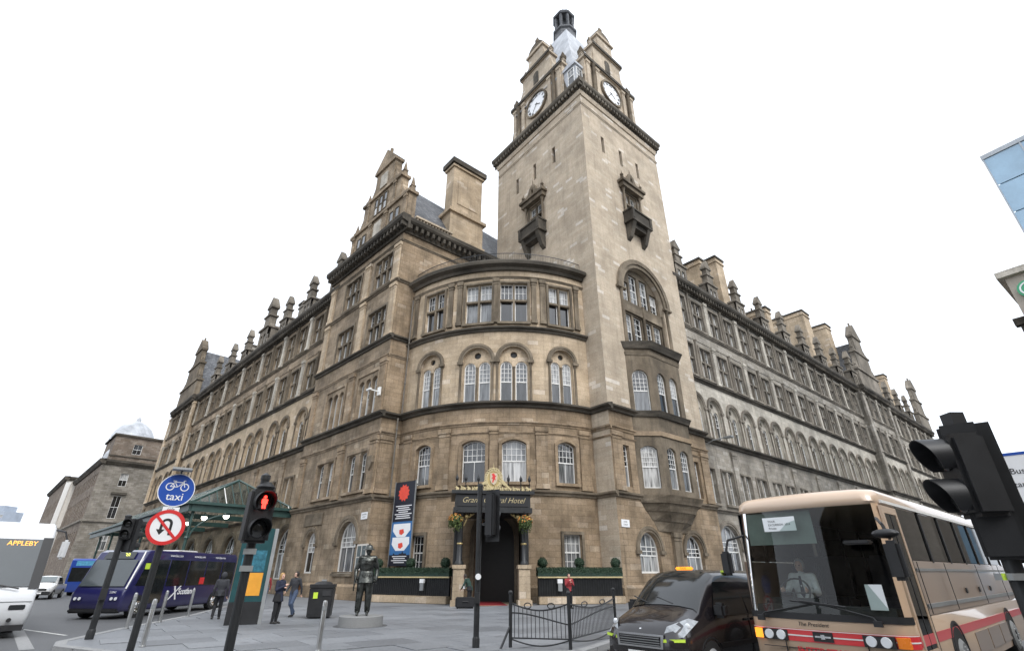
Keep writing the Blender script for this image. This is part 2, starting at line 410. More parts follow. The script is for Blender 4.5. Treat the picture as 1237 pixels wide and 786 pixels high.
# ------------------------------------------------------------------ the hotel
aL, aT, aR = math.radians(-44.6), math.radians(-38.5), math.radians(49.67)
PA, PC = (-10.5, 38.9), (7.4, 36.9)
FL = Frame(PA, (-math.sin(aL), -math.cos(aL)))          # station street front, x = 0 at its corner, runs to negative
FT = Frame(PC, (-math.sin(aT), -math.cos(aT)))          # tower face over the curved corner
FR = Frame(PC, (math.sin(aR), math.cos(aR)))            # side street front with the tower
FQ = Frame(PA, (math.sin(aR), math.cos(aR)))            # short return beside the curved corner
FB = Arc((-9.1, 40.1), (6.28, 38.3), 2.8)               # curved entrance corner
HOTEL = thing('hotel_building', 'Victorian sandstone corner hotel with a tall clock tower and curved entrance front', 'hotel', (PC[0], PC[1], 0))
Z0, Z1, Z2, Z3 = 6.6, 12.95, 19.9, 26.0
def course_prof(p, h, z):
    return [(.02,z),(-p*.35,z),(-p*.45,z+h*.3),(-p,z+h*.55),(-p,z+h*.82),(-p*.25,z+h),(.02,z+h)]
def course(fr, u0, u1, z, p, h, mat='stone_sooty', name='string_course'):
    return facade(name, MB().run(course_prof(p, h, z), u0, u1), mat, HOTEL, fr)
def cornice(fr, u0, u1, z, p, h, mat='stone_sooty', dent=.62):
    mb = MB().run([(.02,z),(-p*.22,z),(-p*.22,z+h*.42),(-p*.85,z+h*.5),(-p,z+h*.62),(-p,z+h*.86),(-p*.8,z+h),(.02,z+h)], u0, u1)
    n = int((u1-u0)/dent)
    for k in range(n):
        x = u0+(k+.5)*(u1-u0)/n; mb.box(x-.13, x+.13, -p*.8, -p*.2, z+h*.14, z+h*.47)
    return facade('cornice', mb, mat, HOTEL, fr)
def pilaster(fr, u, z0, z1, w, p, mat, y=0.):
    def mk():
        m = MB().box(-w/2, w/2, -p, .02, .35, z1-z0-.35)
        m.taper(-w/2-.07, w/2+.07, -p-.07, .02, 0, .35, .03); m.box(-w/2-.04, w/2+.04, -p-.04, .02, z1-z0-.6, z1-z0-.5)
        m.box(-w/2-.08, w/2+.08, -p-.08, .02, z1-z0-.35, z1-z0); return m
    return place('pilaster', proto(('pilaster', round(w,2), round(p,2), round(z1-z0,2), mat), mk, mat), HOTEL, fr, u, y, z0)
def column(fr, u, z0, z1, r, mat, y=-.1):
    h = z1-z0
    return place('column', proto(('column', r, round(h,2), mat), lambda: MB().lathe((0,0,0), [(r*1.5,0),(r*1.5,.1),(r*1.05,.18),(r,h*.35),(r*.88,h-.24),(r*1.3,h-.1),(r*1.5,h)], 10), mat, smooth=40), HOTEL, fr, u, y, z0)
def surround(fr, u, z, w, h, rise, t, p, mat, y=0.):
    def mk():
        o = outline(0, 0, w, h, rise); big = outline(0, -t*.0, w+2*t, h+t, rise*(w+2*t)/w if rise else 0)
        m = MB(); m.band(o[1:]+[o[0]], big[1:]+[big[0]], -p, .01)
        m.box(-w/2-t*1.1, w/2+t*1.1, -p-.1, .05, -.2, 0); return m
    return place('window_surround', proto(('surround', w, h, rise, t, p, mat), mk, mat), HOTEL, fr, u, y, z)
def archivolt(fr, u, zs, r, t, p, mat, y=0.):
    def mk():
        m = MB()
        for k, (a, b, q) in enumerate(((r, r+t*.45, p*.6), (r+t*.45, r+t, p))):
            arc = lambda rr: [(rr*math.cos(math.pi*i/18), rr*math.sin(math.pi*i/18)) for i in range(19)]
            m.band(arc(a), arc(b), -q, .01)
        for s in (-1, 1): m.box(s*(r+t*.5)-t*.7, s*(r+t*.5)+t*.7, -p-.05, .02, -.22, 0)
        return m
    return place('archivolt', proto(('archivolt', r, t, p, mat), mk, mat, smooth=30), HOTEL, fr, u, y, zs)
def circle(cx, cz, r, n=14): return [(cx+r*math.cos(2*math.pi*k/n), cz+r*math.sin(2*math.pi*k/n)) for k in range(n)]
def twin_arch(fr, u, z, w, h, mats, y=0., up=(3,4), rose=True, bars=True):
    """two lancet lights and a roundel under one round arch; the wall opening is (w,h) with a round head"""
    r = w/2; lw = w*.40; lh = h-r*1.02; lx = w*.255
    def tym():
        holes = [outline(s*lx, .02, lw, lh, lw/2, 8) for s in (-1, 1)]
        if rose: holes.append(circle(0, h-r*.52, r*.24))
        o = outline(0, -.05, w+.06, h+.05, r+.03)
        return MB().sheet(o, holes, .26, .22)
    place('tympanum', proto(('tympanum', w, h, mats[0]), tym, mats[0]), HOTEL, fr, u, y, z)
    if rose: place('roundel', proto(('roundel', w, h), lambda: MB().add([(x, .45, zz) for x, zz in circle(0, h-r*.52, r*.25)], [tuple(range(14))]), 'door_dark'), HOTEL, fr, u, y, z)
    archivolt(fr, u, z+h-r, r, .34, .14, mats[1], y)
    column(fr, u, z, z+lh-lw*.5, .085, mats[1], y+.2)
    for s in (-1, 1): column(fr, u+s*(w/2+.14), z, z+h-r-.2, .10, mats[1], y-.04)
    return window(HOTEL, fr, u, z+.02, round(lw,3), round(lh,3), round(lw/2,3), (-lx, lx), up, (1,1), y+.4)
def cross_window(fr, u, z, lights, lw, h, mat, y=0., up=(2,2), tr=.56):
    """mullioned and transomed window: stone cross in front, sashes behind; the opening is one rectangle"""
    L = len(lights); w = max(lights)-min(lights)+lw
    def mk():
        m = MB(); gap = lights[1]-lights[0]-lw if L > 1 else .2
        for a, b in zip(lights, lights[1:]): m.box((a+b)/2-gap/2, (a+b)/2+gap/2, .05, .36, 0, h)
        for c in lights: m.box(c-lw/2, c+lw/2, .08, .34, h*tr-.09, h*tr+.09)
        return m
    place('mullion', proto(('mullion', tuple(lights), lw, h, mat), mk, mat), HOTEL, fr, u, y, z)
    surround(fr, u, z, w, h, 0, .2, .1, mat, y)
    return window(HOTEL, fr, u, z, lw, h, 0, tuple(lights), up, (1,1), y+.36, split=tr)

# ---- wings: one bay = wall sheets, strings, pilasters, windows
def wing_bay(fr, u, B, y, C, sides=(-1,)):
    lo, mid, up, tr, pil = C
    hw = B/2
    gl = [(-1.75,), (1.75,)]
    def low():
        holes = [outline(s*1.75+q*.62, 7.4, .92, 3.1, .12, 6) for s in (-1,1) for q in (-1,1)]
        holes.append(outline(0, 1.2, 3.8, 4.4, 1.9))
        return MB().sheet(outline(0, 0, B, 13.0), holes, 0, .4)
    place('wall', proto(('wall_low', B, lo), low, lo), HOTEL, fr, u, y)
    place('wall', proto(('wall_mid', B, mid), lambda: MB().sheet(outline(0, 13.0, B, 6.5), [outline(s*1.62, 13.5, 2.3, 4.2, 1.15, 12) for s in (-1,1)], 0, .5), mid), HOTEL, fr, u, y)
    def upw():
        holes = [outline(s*1.72, zz, 2.2, 3.5) for s in (-1,1) for zz in (19.95, 25.75)]
        return MB().sheet(outline(0, 19.5, B, 10.7), holes, 0, .5)
    place('wall', proto(('wall_up', B, up), upw, up), HOTEL, fr, u, y)
    for s in (-1, 1):
        twin_arch(fr, u+s*1.62, 13.5, 2.3, 4.2, (mid, tr), y, up=(2,3))
        for zz in (19.95, 25.75): cross_window(fr, u+s*1.72, zz, (-.6, .6), .98, 3.5, tr, y, up=(2,2))
        window(HOTEL, fr, u+s*1.75, 7.4, .92, 3.1, .12, (-.62, .62), (3,3), (1,1), y+.34)
        surround(fr, u+s*1.75, 7.4, 2.2, 3.1, 0, .16, .09, tr, y)
    window(HOTEL, fr, u, 1.2, 3.8, 4.4, 1.9, (0.,), (4,3), (3,1), y+.34)
    archivolt(fr, u, 3.7, 1.9, .4, .12, tr, y)
    place('frieze', proto(('frieze', B, lo), lambda: MB().box(-hw, hw, -.06, .02, 24.15, 25.0), lo), HOTEL, fr, u, y)
    place('string_course', proto(('wing_str', B, 1, 'a'), lambda: MB().run(course_prof(.28, .38, Z0), -hw, hw), tr), HOTEL, fr, u, y)
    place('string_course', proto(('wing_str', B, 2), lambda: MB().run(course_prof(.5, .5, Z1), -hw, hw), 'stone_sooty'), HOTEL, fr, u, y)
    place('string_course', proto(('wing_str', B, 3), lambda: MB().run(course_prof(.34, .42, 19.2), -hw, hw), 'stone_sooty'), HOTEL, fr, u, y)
    place('string_course', proto(('wing_str', B, 4, tr), lambda: MB().run(course_prof(.2, .28, 25.2), -hw, hw), tr), HOTEL, fr, u, y)
    def cor():
        m = MB().run([(.02,29.9),(-.15,29.9),(-.15,30.35),(-.7,30.5),(-.85,30.7),(-.85,31.0),(-.7,31.25),(.9,31.3),(.9,29.9)], -hw, hw)
        n = int(B/.56)
        for k in range(n):
            x = -hw+(k+.5)*B/n; m.box(x-.11, x+.11, -.66, -.12, 30.0, 30.44)
        return m
    place('cornice', proto(('wing_cornice', B), cor, 'stone_sooty'), HOTEL, fr, u, y)
    for s in sides:
        for a, b in ((19.65, 24.1), (25.5, 29.8)): pilaster(fr, u+s*hw, a, b, .62, .2, pil, y)
        pilaster(fr, u+s*hw, 7.0, 12.6, .9, .16, lo, y)
    for a, b in ((19.65, 24.1), (25.5, 29.8)): column(fr, u, a, b, .16, tr, y-.06)
def finial_cap(m, z, w):
    m.box(-w*.62, w*.62, .0, 1.1, z, z+.16); m.taper(-w*.5, w*.5, .08, 1.02, z+.16, z+1.55, w*.36)
def dormer(fr, u, y, mat, s=1.0, wide=1.):
    """stone dormer: two lights, moulded steps, pinnacle"""
    def mk():
        m = MB(); w = 1.15*wide
        m.sheet(outline(0, 0, 2*w, 2.7), [outline(c, .55, .62*wide, 1.55) for c in (-.42*wide, .42*wide)], .0, .25)
        m.box(-w, w, .3, 2.6, 0, 2.7)
        for q in (-1, 1): m.prism([(q*w,0),(q*(w+.55),0),(q*(w+.2),.6),(q*w,1.5)], .1, .7)
        m.box(-w-.16, w+.16, -.16, 1.1, 2.7, 2.92); m.box(-w*.6, w*.6, .05, .75, 2.92, 4.15)
        for q in (-1, 1): m.prism([(q*w*.6,2.92),(q*w*.98,2.92),(q*w*.66,3.3),(q*w*.6,3.7)], .15, .6)
        m.box(-w*.74, w*.74, -.08, .85, 4.15, 4.34); m.box(-w*.42, w*.42, .1, .72, 4.34, 5.2); m.box(-w*.6, w*.6, .0, .82, 5.2, 5.38)
        m.add([(-w*.6,.0,5.38),(w*.6,.0,5.38),(w*.6,.82,5.38),(-w*.6,.82,5.38),(0,.1,6.6),(0,.7,6.6)], [(0,1,4),(1,2,5,4),(2,3,5),(3,0,4,5)])
        return m
    o = place('dormer', proto(('dormer', mat, wide), mk, mat), HOTEL, fr, u, y+.25, 31.2); o.scale = (s, s, s)
    wd = link('dormer_window', proto(('dwin', wide), lambda: sash((-.42*wide, .42*wide), .62*wide, 1.55, 0, (2,2), (1,1)), 'white_paint'), o); wd.location = (0, .2, .55)
    p = link('dormer_pane', proto(('dpane', wide), lambda: pane_mesh((-.42*wide, .42*wide), .62*wide, 1.55, 0, 'up', .02), 'window_pane'), o); p.location = (0, .2, .55)
    return o
def chimney(fr, u, y, w, d, z0, z1, mat='stone_tower'):
    m = MB().box(-w/2, w/2, 0, d, z0, z1-1.0); m.box(-w/2-.15, w/2+.15, -.15, d+.15, z1-1.0, z1-.75); m.box(-w/2-.05, w/2+.05, -.05, d+.05, z1-.75, z1-.3)
    o = place('chimney_stack', m.mesh('chimney_stack', mat), HOTEL, fr, u, y)
    link('chimney_cap', MB().box(-w/2-.2, w/2+.2, -.2, d+.2, z1-.3, z1).mesh('chimney_cap', 'stone_sooty'), o)
    n = max(2, int(w/.55))
    for k in range(n):
        pot = link('chimney_pot', proto('chimney_pot', lambda: MB().lathe((0,0,0), [(.17,0),(.15,.1),(.13,.5),(.16,.55),(.16,.62)], 9), 'stone_trim', smooth=40), o); pot.location = (-w/2+(k+.5)*w/n, d/2, z1)
    return o
def gable(fr, uc, y, z, tiers, mat, pedi, scroll=True, th=.9):
    """stepped gable: tiers = (half width, height, shoulder half width of next)"""
    m = MB(); zz = z; seq = list(tiers)
    for i, (hw, h) in enumerate(seq):
        m.box(-hw, hw, 0, th, zz, zz+h)
        nxt = seq[i+1][0] if i+1 < len(seq) else None
        m.box(-hw-.25, hw+.25, -.22, th+.1, zz+h-.35, zz+h)
        if nxt and scroll:
            for s in (-1, 1):
                h2 = seq[i+1][1]; a = hw-.1; b = nxt
                c = b+.78*(a-b); m.prism([(s*b, zz+h), (s*c, zz+h), (s*(c-.05), zz+h+.16*h2), (s*(b+.42*(a-b)), zz+h+.2*h2), (s*(b+.18*(a-b)), zz+h+.42*h2), (s*b, zz+h+.72*h2)], .12, th-.12)
                m.taper(s*a-.26, s*a+.26, .1, .62, zz+h, zz+h+.6, .05); m.box(s*a-.28, s*a+.28, .08, .64, zz+h+.6, zz+h+.72); m.taper(s*a-.2, s*a+.2, .16, .56, zz+h+.72, zz+h+1.9, .16)
        zz += h
    hw = seq[-1][0]
    m.prism([(-hw-.3, zz), (hw+.3, zz), (0, zz+pedi)], -.2, th+.1)
    m.box(-.14, .14, .2, .5, zz+pedi-.2, zz+pedi+.5)
    return place('gable', m.mesh('gable', mat), HOTEL, fr, uc, y)
def roof(fr, pts, faces, name='roof', mat='slate'):
    return facade(name, MB().add(pts, faces), mat, HOTEL, fr)

WL = ('stone_brown', 'stone_bay', 'stone_brown', 'stone_trim', 'stone_pale')
WR = ('stone_grey', 'stone_pale', 'stone_grey', 'stone_trim_grey', 'stone_pale')
BL, BR = 7.85, 7.05
for k in range(7):
    u = -16.775-BL*k; wing_bay(FL, u, BL, .8, WL, (-1, 1) if k == 0 else (-1,)); dormer(FL, u-.2, .8, 'stone_trim_grey', 1.05 if k != 3 else 1.5)
for k in range(2): wing_bay(FL, -71.73-BL*k-.1, BL, .2, WL, (-1, 1) if k == 0 else (-1,))
for u in (-68.1, -84.2): pilaster(FL, u, 13.4, 29.8, 1.2, .35, 'stone_bay', .25)
facade('wall', MB().box(-86.2, -83.6, .25, 14, 0, 30.6), 'stone_brown', HOTEL, FL)
gable(FL, -78.5, .3, 31.3, [(6.2, 4.4), (4.0, 4.2), (2.2, 3.4)], 'stone_trim', 2.6)
for k in range(8):
    u = 16.675+BR*k; wing_bay(FR, u, BR, .8, WR, (-1, 1) if k == 0 else (1,)); dormer(FR, u+.4, .8, 'stone_trim_grey', 1.0)
for k in range(2): wing_bay(FR, 73.3+BR*k, BR, .0, WR, (-1, 1) if k == 0 else (1,))
for u in (69.9, 84.0): pilaster(FR, u, 13.4, 29.8, 1.3, .35, 'stone_grey', .05)
dormer(FR, 71.8, .2, 'stone_trim_grey', 1.1)
gable(FR, 79.5, .2, 31.3, [(5.6, 4.4), (3.8, 4.0), (2.2, 3.6)], 'stone_trim_grey', 2.8)
for k in range(5):
    u = 87.6+BR*k; wing_bay(FR, u, BR, .8, WR, (-1, 1) if k == 0 else (1,))
    if k < 4: dormer(FR, u+.4, .8, 'stone_trim_grey', 1.05)
gable(FR, 119.5, .9, 31.3, [(4.4, 4.0), (3.0, 3.6), (1.8, 3.0)], 'stone_trim_grey', 2.4)
# roofs and stacks of the wings
roof(FL, [(-84,1.6,31.2),(-13,1.6,31.2),(-13,7,38.2),(-84,7,38.2),(-13,14,31.2),(-84,14,31.2)], [(0,1,2,3),(3,2,4,5)])
roof(FL, [(-72.3,.7,32),(-78.5,.7,43.5),(-84.7,.7,32),(-72.3,15,32),(-78.5,15,43.5),(-84.7,15,32)], [(0,1,4,3),(1,2,5,4)])
roof(FR, [(13.6,1.6,31.2),(122,1.6,31.2),(122,6,36.8),(13.6,6,36.8),(13.6,14,31.2),(122,14,31.2)], [(0,1,2,3),(3,2,5,4)])
roof(FR, [(74,.6,32),(79.5,.6,42.5),(85,.6,32),(74,15,32),(79.5,15,42.5),(85,15,32)], [(0,1,4,3),(1,2,5,4)])
for u, w, d, z in ((28.4, 2.0, 5.5, 41.0), (33.6, 2.2, 6.5, 43.6), (47.6, 1.6, 4.5, 40.2), (65.5, 3.0, 7.5, 45.6), (77.0, 2.6, 6.0, 46.6), (97.0, 2.4, 6.0, 44.0), (110.0, 2.4, 6.0, 44.0)): chimney(FR, u, 3.6, w, d, 32, z, 'stone_bay')
for u, w, z in ((-20.5, 1.4, 38.5), (-36.0, 3.2, 39.5), (-60, 4.0, 40.0)): chimney(FL, u, 4.2, 1.6, w*1.6, 32, z, 'stone_grey')

# ---- end block on the station street
TRI = (-1.12, 0., 1.12)
holes = [outline(-3.0, 1.7, 2.9, 3.6, 1.45, 14), outline(-9.3, 1.7, 2.0, 3.2, 1.0, 12)]
holes += [outline(c, 7.5, 1.15, 3.0, .14, 6) for c in (-4.0, -2.15, -9.65, -7.8)]
holes += [outline(c+q, 13.5, .92, 3.5, .42, 8) for c in (-3.0, -9.0) for q in TRI]
holes += [outline(c, z, 3.22, 3.4) for c in (-3.0, -9.0) for z in (20.45, 26.35)]
facade('wall', MB().sheet(outline(-7.1, 0, 14.2, 31.5), holes, 0, .45), 'stone_brown', HOTEL, FL)
facade('wall', MB().box(-14.4, -14.2, .0, 1.2, 0, 31.5), 'stone_brown', HOTEL, FL)
facade('wall', MB().sheet(outline(8, 0, 16, 31.5), [], 0), 'stone_warm', HOTEL, FQ)
facade('plinth', MB().run([(.02,0),(-.22,0),(-.22,.85),(-.1,1.0),(.02,1.0)], -14.3, .22), 'stone_warm', HOTEL, FL)
facade('plinth', MB().run([(.02,0),(-.22,0),(-.22,.85),(-.1,1.0),(.02,1.0)], 0, 2), 'stone_warm', HOTEL, FQ)
window(HOTEL, FL, -3.0, 1.7, 2.9, 3.6, 1.45, (0.,), (4,3), (3,1), .36)
window(HOTEL, FL, -9.3, 1.7, 2.0, 3.2, 1.0, (0.,), (3,3), (2,1), .36)
for c in (-4.0, -2.15, -9.65, -7.8): window(HOTEL, FL, c, 7.5, 1.15, 3.0, .14, (0.,), (3,3), (1,1), .36)
for c in (-3.075, -8.725): surround(FL, c, 7.5, 3.3, 3.0, 0, .26, .1, 'stone_brown')
for c in (-3.0, -9.0):
    window(HOTEL, FL, c, 13.5, .92, 3.5, .42, TRI, (2,3), (1,1), .36)
    surround(FL, c, 13.5, 3.5, 3.9, 0, .3, .12, 'stone_brown')
    for z in (20.45, 26.35): cross_window(FL, c, z, TRI, .95, 3.4, 'stone_trim', up=(2,2))
archivolt(FL, -3.0, 3.85, 1.45, .45, .12, 'stone_trim'); archivolt(FL, -9.3, 3.9, 1.0, .35, .12, 'stone_trim')
surround(FL, -3.0, 1.7, 2.9, .01, 0, .1, .1, 'stone_trim')
facade('carved_panel', MB().box(-11.0, -7.6, -.1, .02, 5.35, 6.3), 'stone_trim', HOTEL, FL)
for fr, a, b, c in ((FL, -14.4, None, 0), (FQ, 0, 2.0, 1)):
    for z, p, h, mt in ((Z0, .28, .42, 'stone_trim'), (Z1, .5, .5, 'stone_sooty'), (Z2, .36, .45, 'stone_sooty'), (25.75, .25, .32, 'stone_trim'), (11.6, .18, .3, 'stone_brown'), (18.3, .14, .28, 'stone_brown'), (30.3, .16, .25, 'stone_trim')):
        bb = (p if b is None else (b if z < 25 else 12))
        course(fr, a, bb, z, p, h, mt)
cornice(FL, -14.6, 1.0, 31.3, 1.0, 1.5); cornice(FQ, 0, 14, 31.3, 1.0, 1.5)
for u in (-.55, -6.0, -13.6):
    for a, b in ((20.4, 25.7), (26.1, 30.2)): pilaster(FL, u, a, b, .95, .16, 'stone_bay')
    pilaster(FL, u, 13.5, 18.2, .95, .16, 'stone_warm'); pilaster(FL, u, 7.1, 11.5, 1.0, .14, 'stone_warm')
pilaster(FQ, .6, 7.1, 11.5, 1.0, .14, 'stone_warm')
place('carved_shield', MB().prism([(-.35,0),(.35,0),(.4,-.5),(0,-1.1),(-.4,-.5)], -.3, -.1).mesh('carved_shield', 'stone_trim'), HOTEL, FL, -.55, -.05, 9.9)
gable(FL, -6.2, .25, 32.8, [(5.9, 4.3), (3.9, 3.5), (2.0, 3.8)], 'stone_brown', 2.5)
for c, lw in ((-9.6, .6), (-2.8, .6)):
    window(HOTEL, FL, c, 33.3, .85, 2.6, 0, (-.55, .55), (1,1), (1,1), .18, name='gable_window', fm='stone_trim')
window(HOTEL, FL, -6.2, 37.5, .75, 2.4, 0, (-.95, 0., .95), (1,1), (1,1), .18, name='gable_window', fm='stone_trim')
for z in ((33.4, 36.2), (41.2, 43.2)): facade('gable_panel', MB().box(-6.9, -5.5, .12, .3, *z), 'stone_pale', HOTEL, FL)
for u in (-11.6, -7.8, -4.6, -.8): pilaster(FL, u, 32.9, 36.7, .5, .12, 'stone_brown', .25)
for u in (-9.0, -3.4): pilaster(FL, u, 37.2, 40.2, .45, .12, 'stone_brown', .25)
roof(FL, [(0,1.1,32.9),(-6.2,1.1,43.0),(-12.4,1.1,32.9),(0,24,32.9),(-6.2,24,43.0),(-12.4,24,32.9)], [(0,1,4,3),(1,2,5,4)])
mb = MB().box(1.2, 5.6, .1, .35, 32.8, 33.0).box(1.2, 5.6, .05, .4, 33.85, 34.05)
for k in range(12): mb.lathe((1.45+k*.36, .22, 33.0), [(.07,0),(.05,.1),(.11,.35),(.06,.65),(.08,.85)], 7)
facade('balustrade', mb, 'stone_tower', HOTEL, FQ)
m = MB().box(6.3, 10.9, 2.0, 3.9, 31, 39.0); m.box(6.0, 11.2, 1.7, 4.2, 38.6, 39.0); m.box(6.5, 10.7, 2.15, 3.75, 39.0, 46.0); m.box(6.3, 10.9, 1.95, 3.95, 45.6, 45.9); m.box(7.2, 10.0, 2.08, 2.2, 40.2, 44.6); m.box(6.1, 11.1, 1.8, 4.1, 35.0, 35.3)
o = facade('chimney_stack', m, 'stone_bay', HOTEL, FQ)
link('chimney_cap', MB().box(6.1, 11.1, 1.75, 4.15, 46.0, 46.7).mesh('chimney_cap', 'stone_sooty'), o)

# ---- curved entrance corner
BC = (3.05, 7.3, 10.3, 14.3); DOOR = 8.95
L = FB.L
holes = [outline(3.15, 1.85, 1.2, 2.25), outline(14.45, 1.85, 1.4, 2.25), outline(DOOR, .02, 2.7, 5.2, 1.35, 12)]
holes += [outline(c, 7.5, w, 3.0, .3, 6) for c, w in zip(BC, (1.5, 1.8, 1.8, 1.5))]
facade('wall', MB().sheet([(0,0),(DOOR-1.9,0),(DOOR-1.9,.01),(DOOR+1.9,.01),(DOOR+1.9,0),(L,0),(L,13.0),(0,13.0)], holes, 0, .45), 'stone_warm', HOTEL, FB)
facade('wall', MB().sheet([(0,13.0),(L,13.0),(L,19.5),(0,19.5)], [outline(c, 13.4, w, 4.6, w/2, 14) for c, w in zip(BC, (2.15, 2.35, 2.35, 2.0))], 0, .5), 'stone_bay', HOTEL, FB)
facade('wall', MB().sheet([(0,19.5),(L,19.5),(L,25.4),(0,25.4)], [outline(c, 20.2, w, 3.75) for c, w in zip(BC, (2.1, 2.3, 2.3, 2.05))], 0, .5), 'stone_bay', HOTEL, FB)
for c, w in zip(BC, (1.5, 1.8, 1.8, 1.5)):
    window(HOTEL, FB, c, 7.5, w, 3.0, .3, (0.,), (5,3), (2,1), .34); surround(FB, c, 7.5, w, 3.0, .3, .22, .1, 'stone_warm')
for c, w in zip(BC, (2.15, 2.35, 2.35, 2.0)): twin_arch(FB, c, 13.4, w, 4.6, ('stone_bay', 'stone_trim'), up=(3,4))
for c, w in zip(BC, (2.1, 2.3, 2.3, 2.05)):
    q = w/4+.04; cross_window(FB, c, 20.2, (-q, q), w/2-.08, 3.75, 'stone_trim', up=(3,2))
for c, w in ((3.15, 1.2), (14.45, 1.4)):
    window(HOTEL, FB, c, 1.85, w, 2.25, 0, (0.,), (4,2), (4,2), .3); surround(FB, c, 1.85, w, 2.25, 0, .2, .1, 'stone_trim')
for u in (.75, 4.75, 5.6, 8.8, 12.0, 12.75, 15.95): pilaster(FB, u, 20.15, 24.4, .42, .16, 'stone_trim')
for u in (1.2, 4.95, 12.35, 15.9): pilaster(FB, u, 7.05, 11.5, .9, .1, 'stone_warm')
pilaster(FB, 8.8, 7.05, 11.5, .6, .1, 'stone_warm')
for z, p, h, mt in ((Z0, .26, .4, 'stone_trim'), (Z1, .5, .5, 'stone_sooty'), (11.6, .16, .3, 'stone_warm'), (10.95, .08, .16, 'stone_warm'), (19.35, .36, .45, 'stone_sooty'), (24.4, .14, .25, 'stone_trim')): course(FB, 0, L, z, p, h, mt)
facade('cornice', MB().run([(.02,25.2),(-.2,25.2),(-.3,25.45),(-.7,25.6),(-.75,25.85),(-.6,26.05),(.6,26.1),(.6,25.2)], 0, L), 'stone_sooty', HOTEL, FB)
facade('roof_terrace', MB().box(0, L, .5, 8, 25.6, 25.9), 'lead', HOTEL, FB)
mb = MB()
for k in range(int(L/.16)): mb.box(.1+k*.16, .118+k*.16, .1, .118, 26.05, 27.1)
for z in (26.3, 27.1): mb.box(.05, L-.05, .085, .135, z, z+.045)
facade('roof_railing', mb, 'black_iron', HOTEL, FB)
facade('plinth', MB().run([(.02,0),(-.2,0),(-.2,.85),(-.1,1.0),(.02,1.0)], 0, DOOR-1.6), 'stone_warm', HOTEL, FB)
facade('plinth', MB().run([(.02,0),(-.2,0),(-.2,.85),(-.1,1.0),(.02,1.0)], DOOR+1.6, L), 'stone_warm', HOTEL, FB)
place('archivolt', MB().ring(outline(0,0,3.3,5.6,1.65,12), outline(0,0,2.7,5.2,1.35,12), -.1, .05).mesh('archivolt','stone_trim'), HOTEL, FB, DOOR, 0, .01)
d = place('entrance_door', MB().box(-1.35, 1.35, 1.3, 1.4, 0, 5.3).mesh('entrance_door', 'door_dark'), HOTEL, FB, DOOR)
link('door_lining', MB().box(-1.5, -1.35, .4, 1.4, 0, 5.2).box(1.35, 1.5, .4, 1.4, 0, 5.2).mesh('door_lining', 'door_dark'), d)
mb = MB().tube([FB.pt(.35,-.12,z) - HOTEL.location for z in (.2, 6.4)], .07, 8)
mb.tube([FB.pt(.35,-.62,z) - HOTEL.location for z in (6.9, 13.0)], .07, 8); mb.tube([FB.pt(.35,-.3,z) - HOTEL.location for z in (13.4, 24.0)], .07, 8)
for z in (9, 12, 16, 20, 23.9): mb.lathe(FB.pt(.35,-.3 if z > 13 else -.62,z) - HOTEL.location, [(.1,0),(.1,.15)], 8)
part('drain_pipe', mb, 'drain_pipe', HOTEL)
# black and gold entrance porch
PX = (FB.pt(DOOR-.08, 0).x, FB.pt(DOOR-.08, 0).y)
FP = Frame((-1.22, 32.9), (1, .12))
for s in (-1, 1):
    m = MB().box(-.42, .42, -.42, .42, 0, .3); m.box(-.33, .33, -.33, .33, .3, 1.95); m.box(-.4, .4, -.4, .4, 1.95, 2.15)
    ped = place('porch_pedestal', m.mesh('porch_pedestal', 'stone_bay'), HOTEL, FP, s*1.95)
    link('porch_column', MB().lathe((0,0,2.15), [(.26,0),(.26,.12),(.17,.25),(.16,1.4),(.14,2.6),(.2,2.75),(.24,2.9)], 12).mesh('porch_column', 'black_iron', smooth=40), ped)
    link('gilded_capital', MB().lathe((0,0,4.55), [(.15,0),(.2,.1),(.2,.2),(.15,.3)], 10).ball((0,0,3.3), .19, 10, 6, (1,1,.6)).mesh('gilded_capital', 'gold', smooth=40), ped)
    m = MB(); pts = [(s*-.18, 0, 4.3), (s*-.4, 0, 4.75), (s*-.8, 0, 5.02)]; m.tube(pts, .045, 6); m.ball((s*-.35, -.05, 4.85), .16, 8, 5); m.ball((s*-.6, -.05, 4.95), .09, 8, 5)
    link('gilded_bracket', m.mesh('gilded_bracket', 'gold', smooth=40), ped)
place('porch_roof', MB().box(-2.45, 2.45, -.45, 3.6, 5.05, 5.35).box(-2.35, 2.35, -.35, 3.5, 5.35, 6.15).box(-2.6, 2.6, -.55, 3.6, 6.15, 6.35).box(-2.3, -2.1, .3, 3.4, .1, 5.05).box(2.1, 2.3, .3, 3.4, .1, 5.05).mesh('porch_roof', 'black_iron'), HOTEL, FP, 0)
sg = place('hotel_sign', MB().box(-2.2, 2.2, -.40, -.352, 5.42, 6.08).mesh('hotel_sign', 'black_sign'), HOTEL, FP, 0); sg['label'] = 'black fascia with gold Grand Central Hotel script'
lettering('sign_lettering', 'Grand Central Hotel', .46, 'gold_paint', sg, (0, -.405, 5.77), shear=.4, bold=-.004)
rnd = random.Random(3)
def scroll_leaf(m, x, z, ang, ln, y=-.42):
    """acanthus leaf: a curled tapering strip"""
    p = []
    for k in range(6):
        t = k/5; a = ang+1.4*t; p.append((x+ln*t*math.cos(a), z+ln*t*math.sin(a), ln*.26*math.sin(math.pi*(.15+.8*t))))
    pa = [(px-w_*math.sin(ang+1.4*i/5), pz+w_*math.cos(ang+1.4*i/5)) for i, (px, pz, w_) in enumerate(p)]; pb = [(px+w_*math.sin(ang+1.4*i/5), pz-w_*math.cos(ang+1.4*i/5)) for i, (px, pz, w_) in enumerate(p)]
    m.band(pa, pb, y-.05-.05*rnd.random(), y+.05)
m = MB()
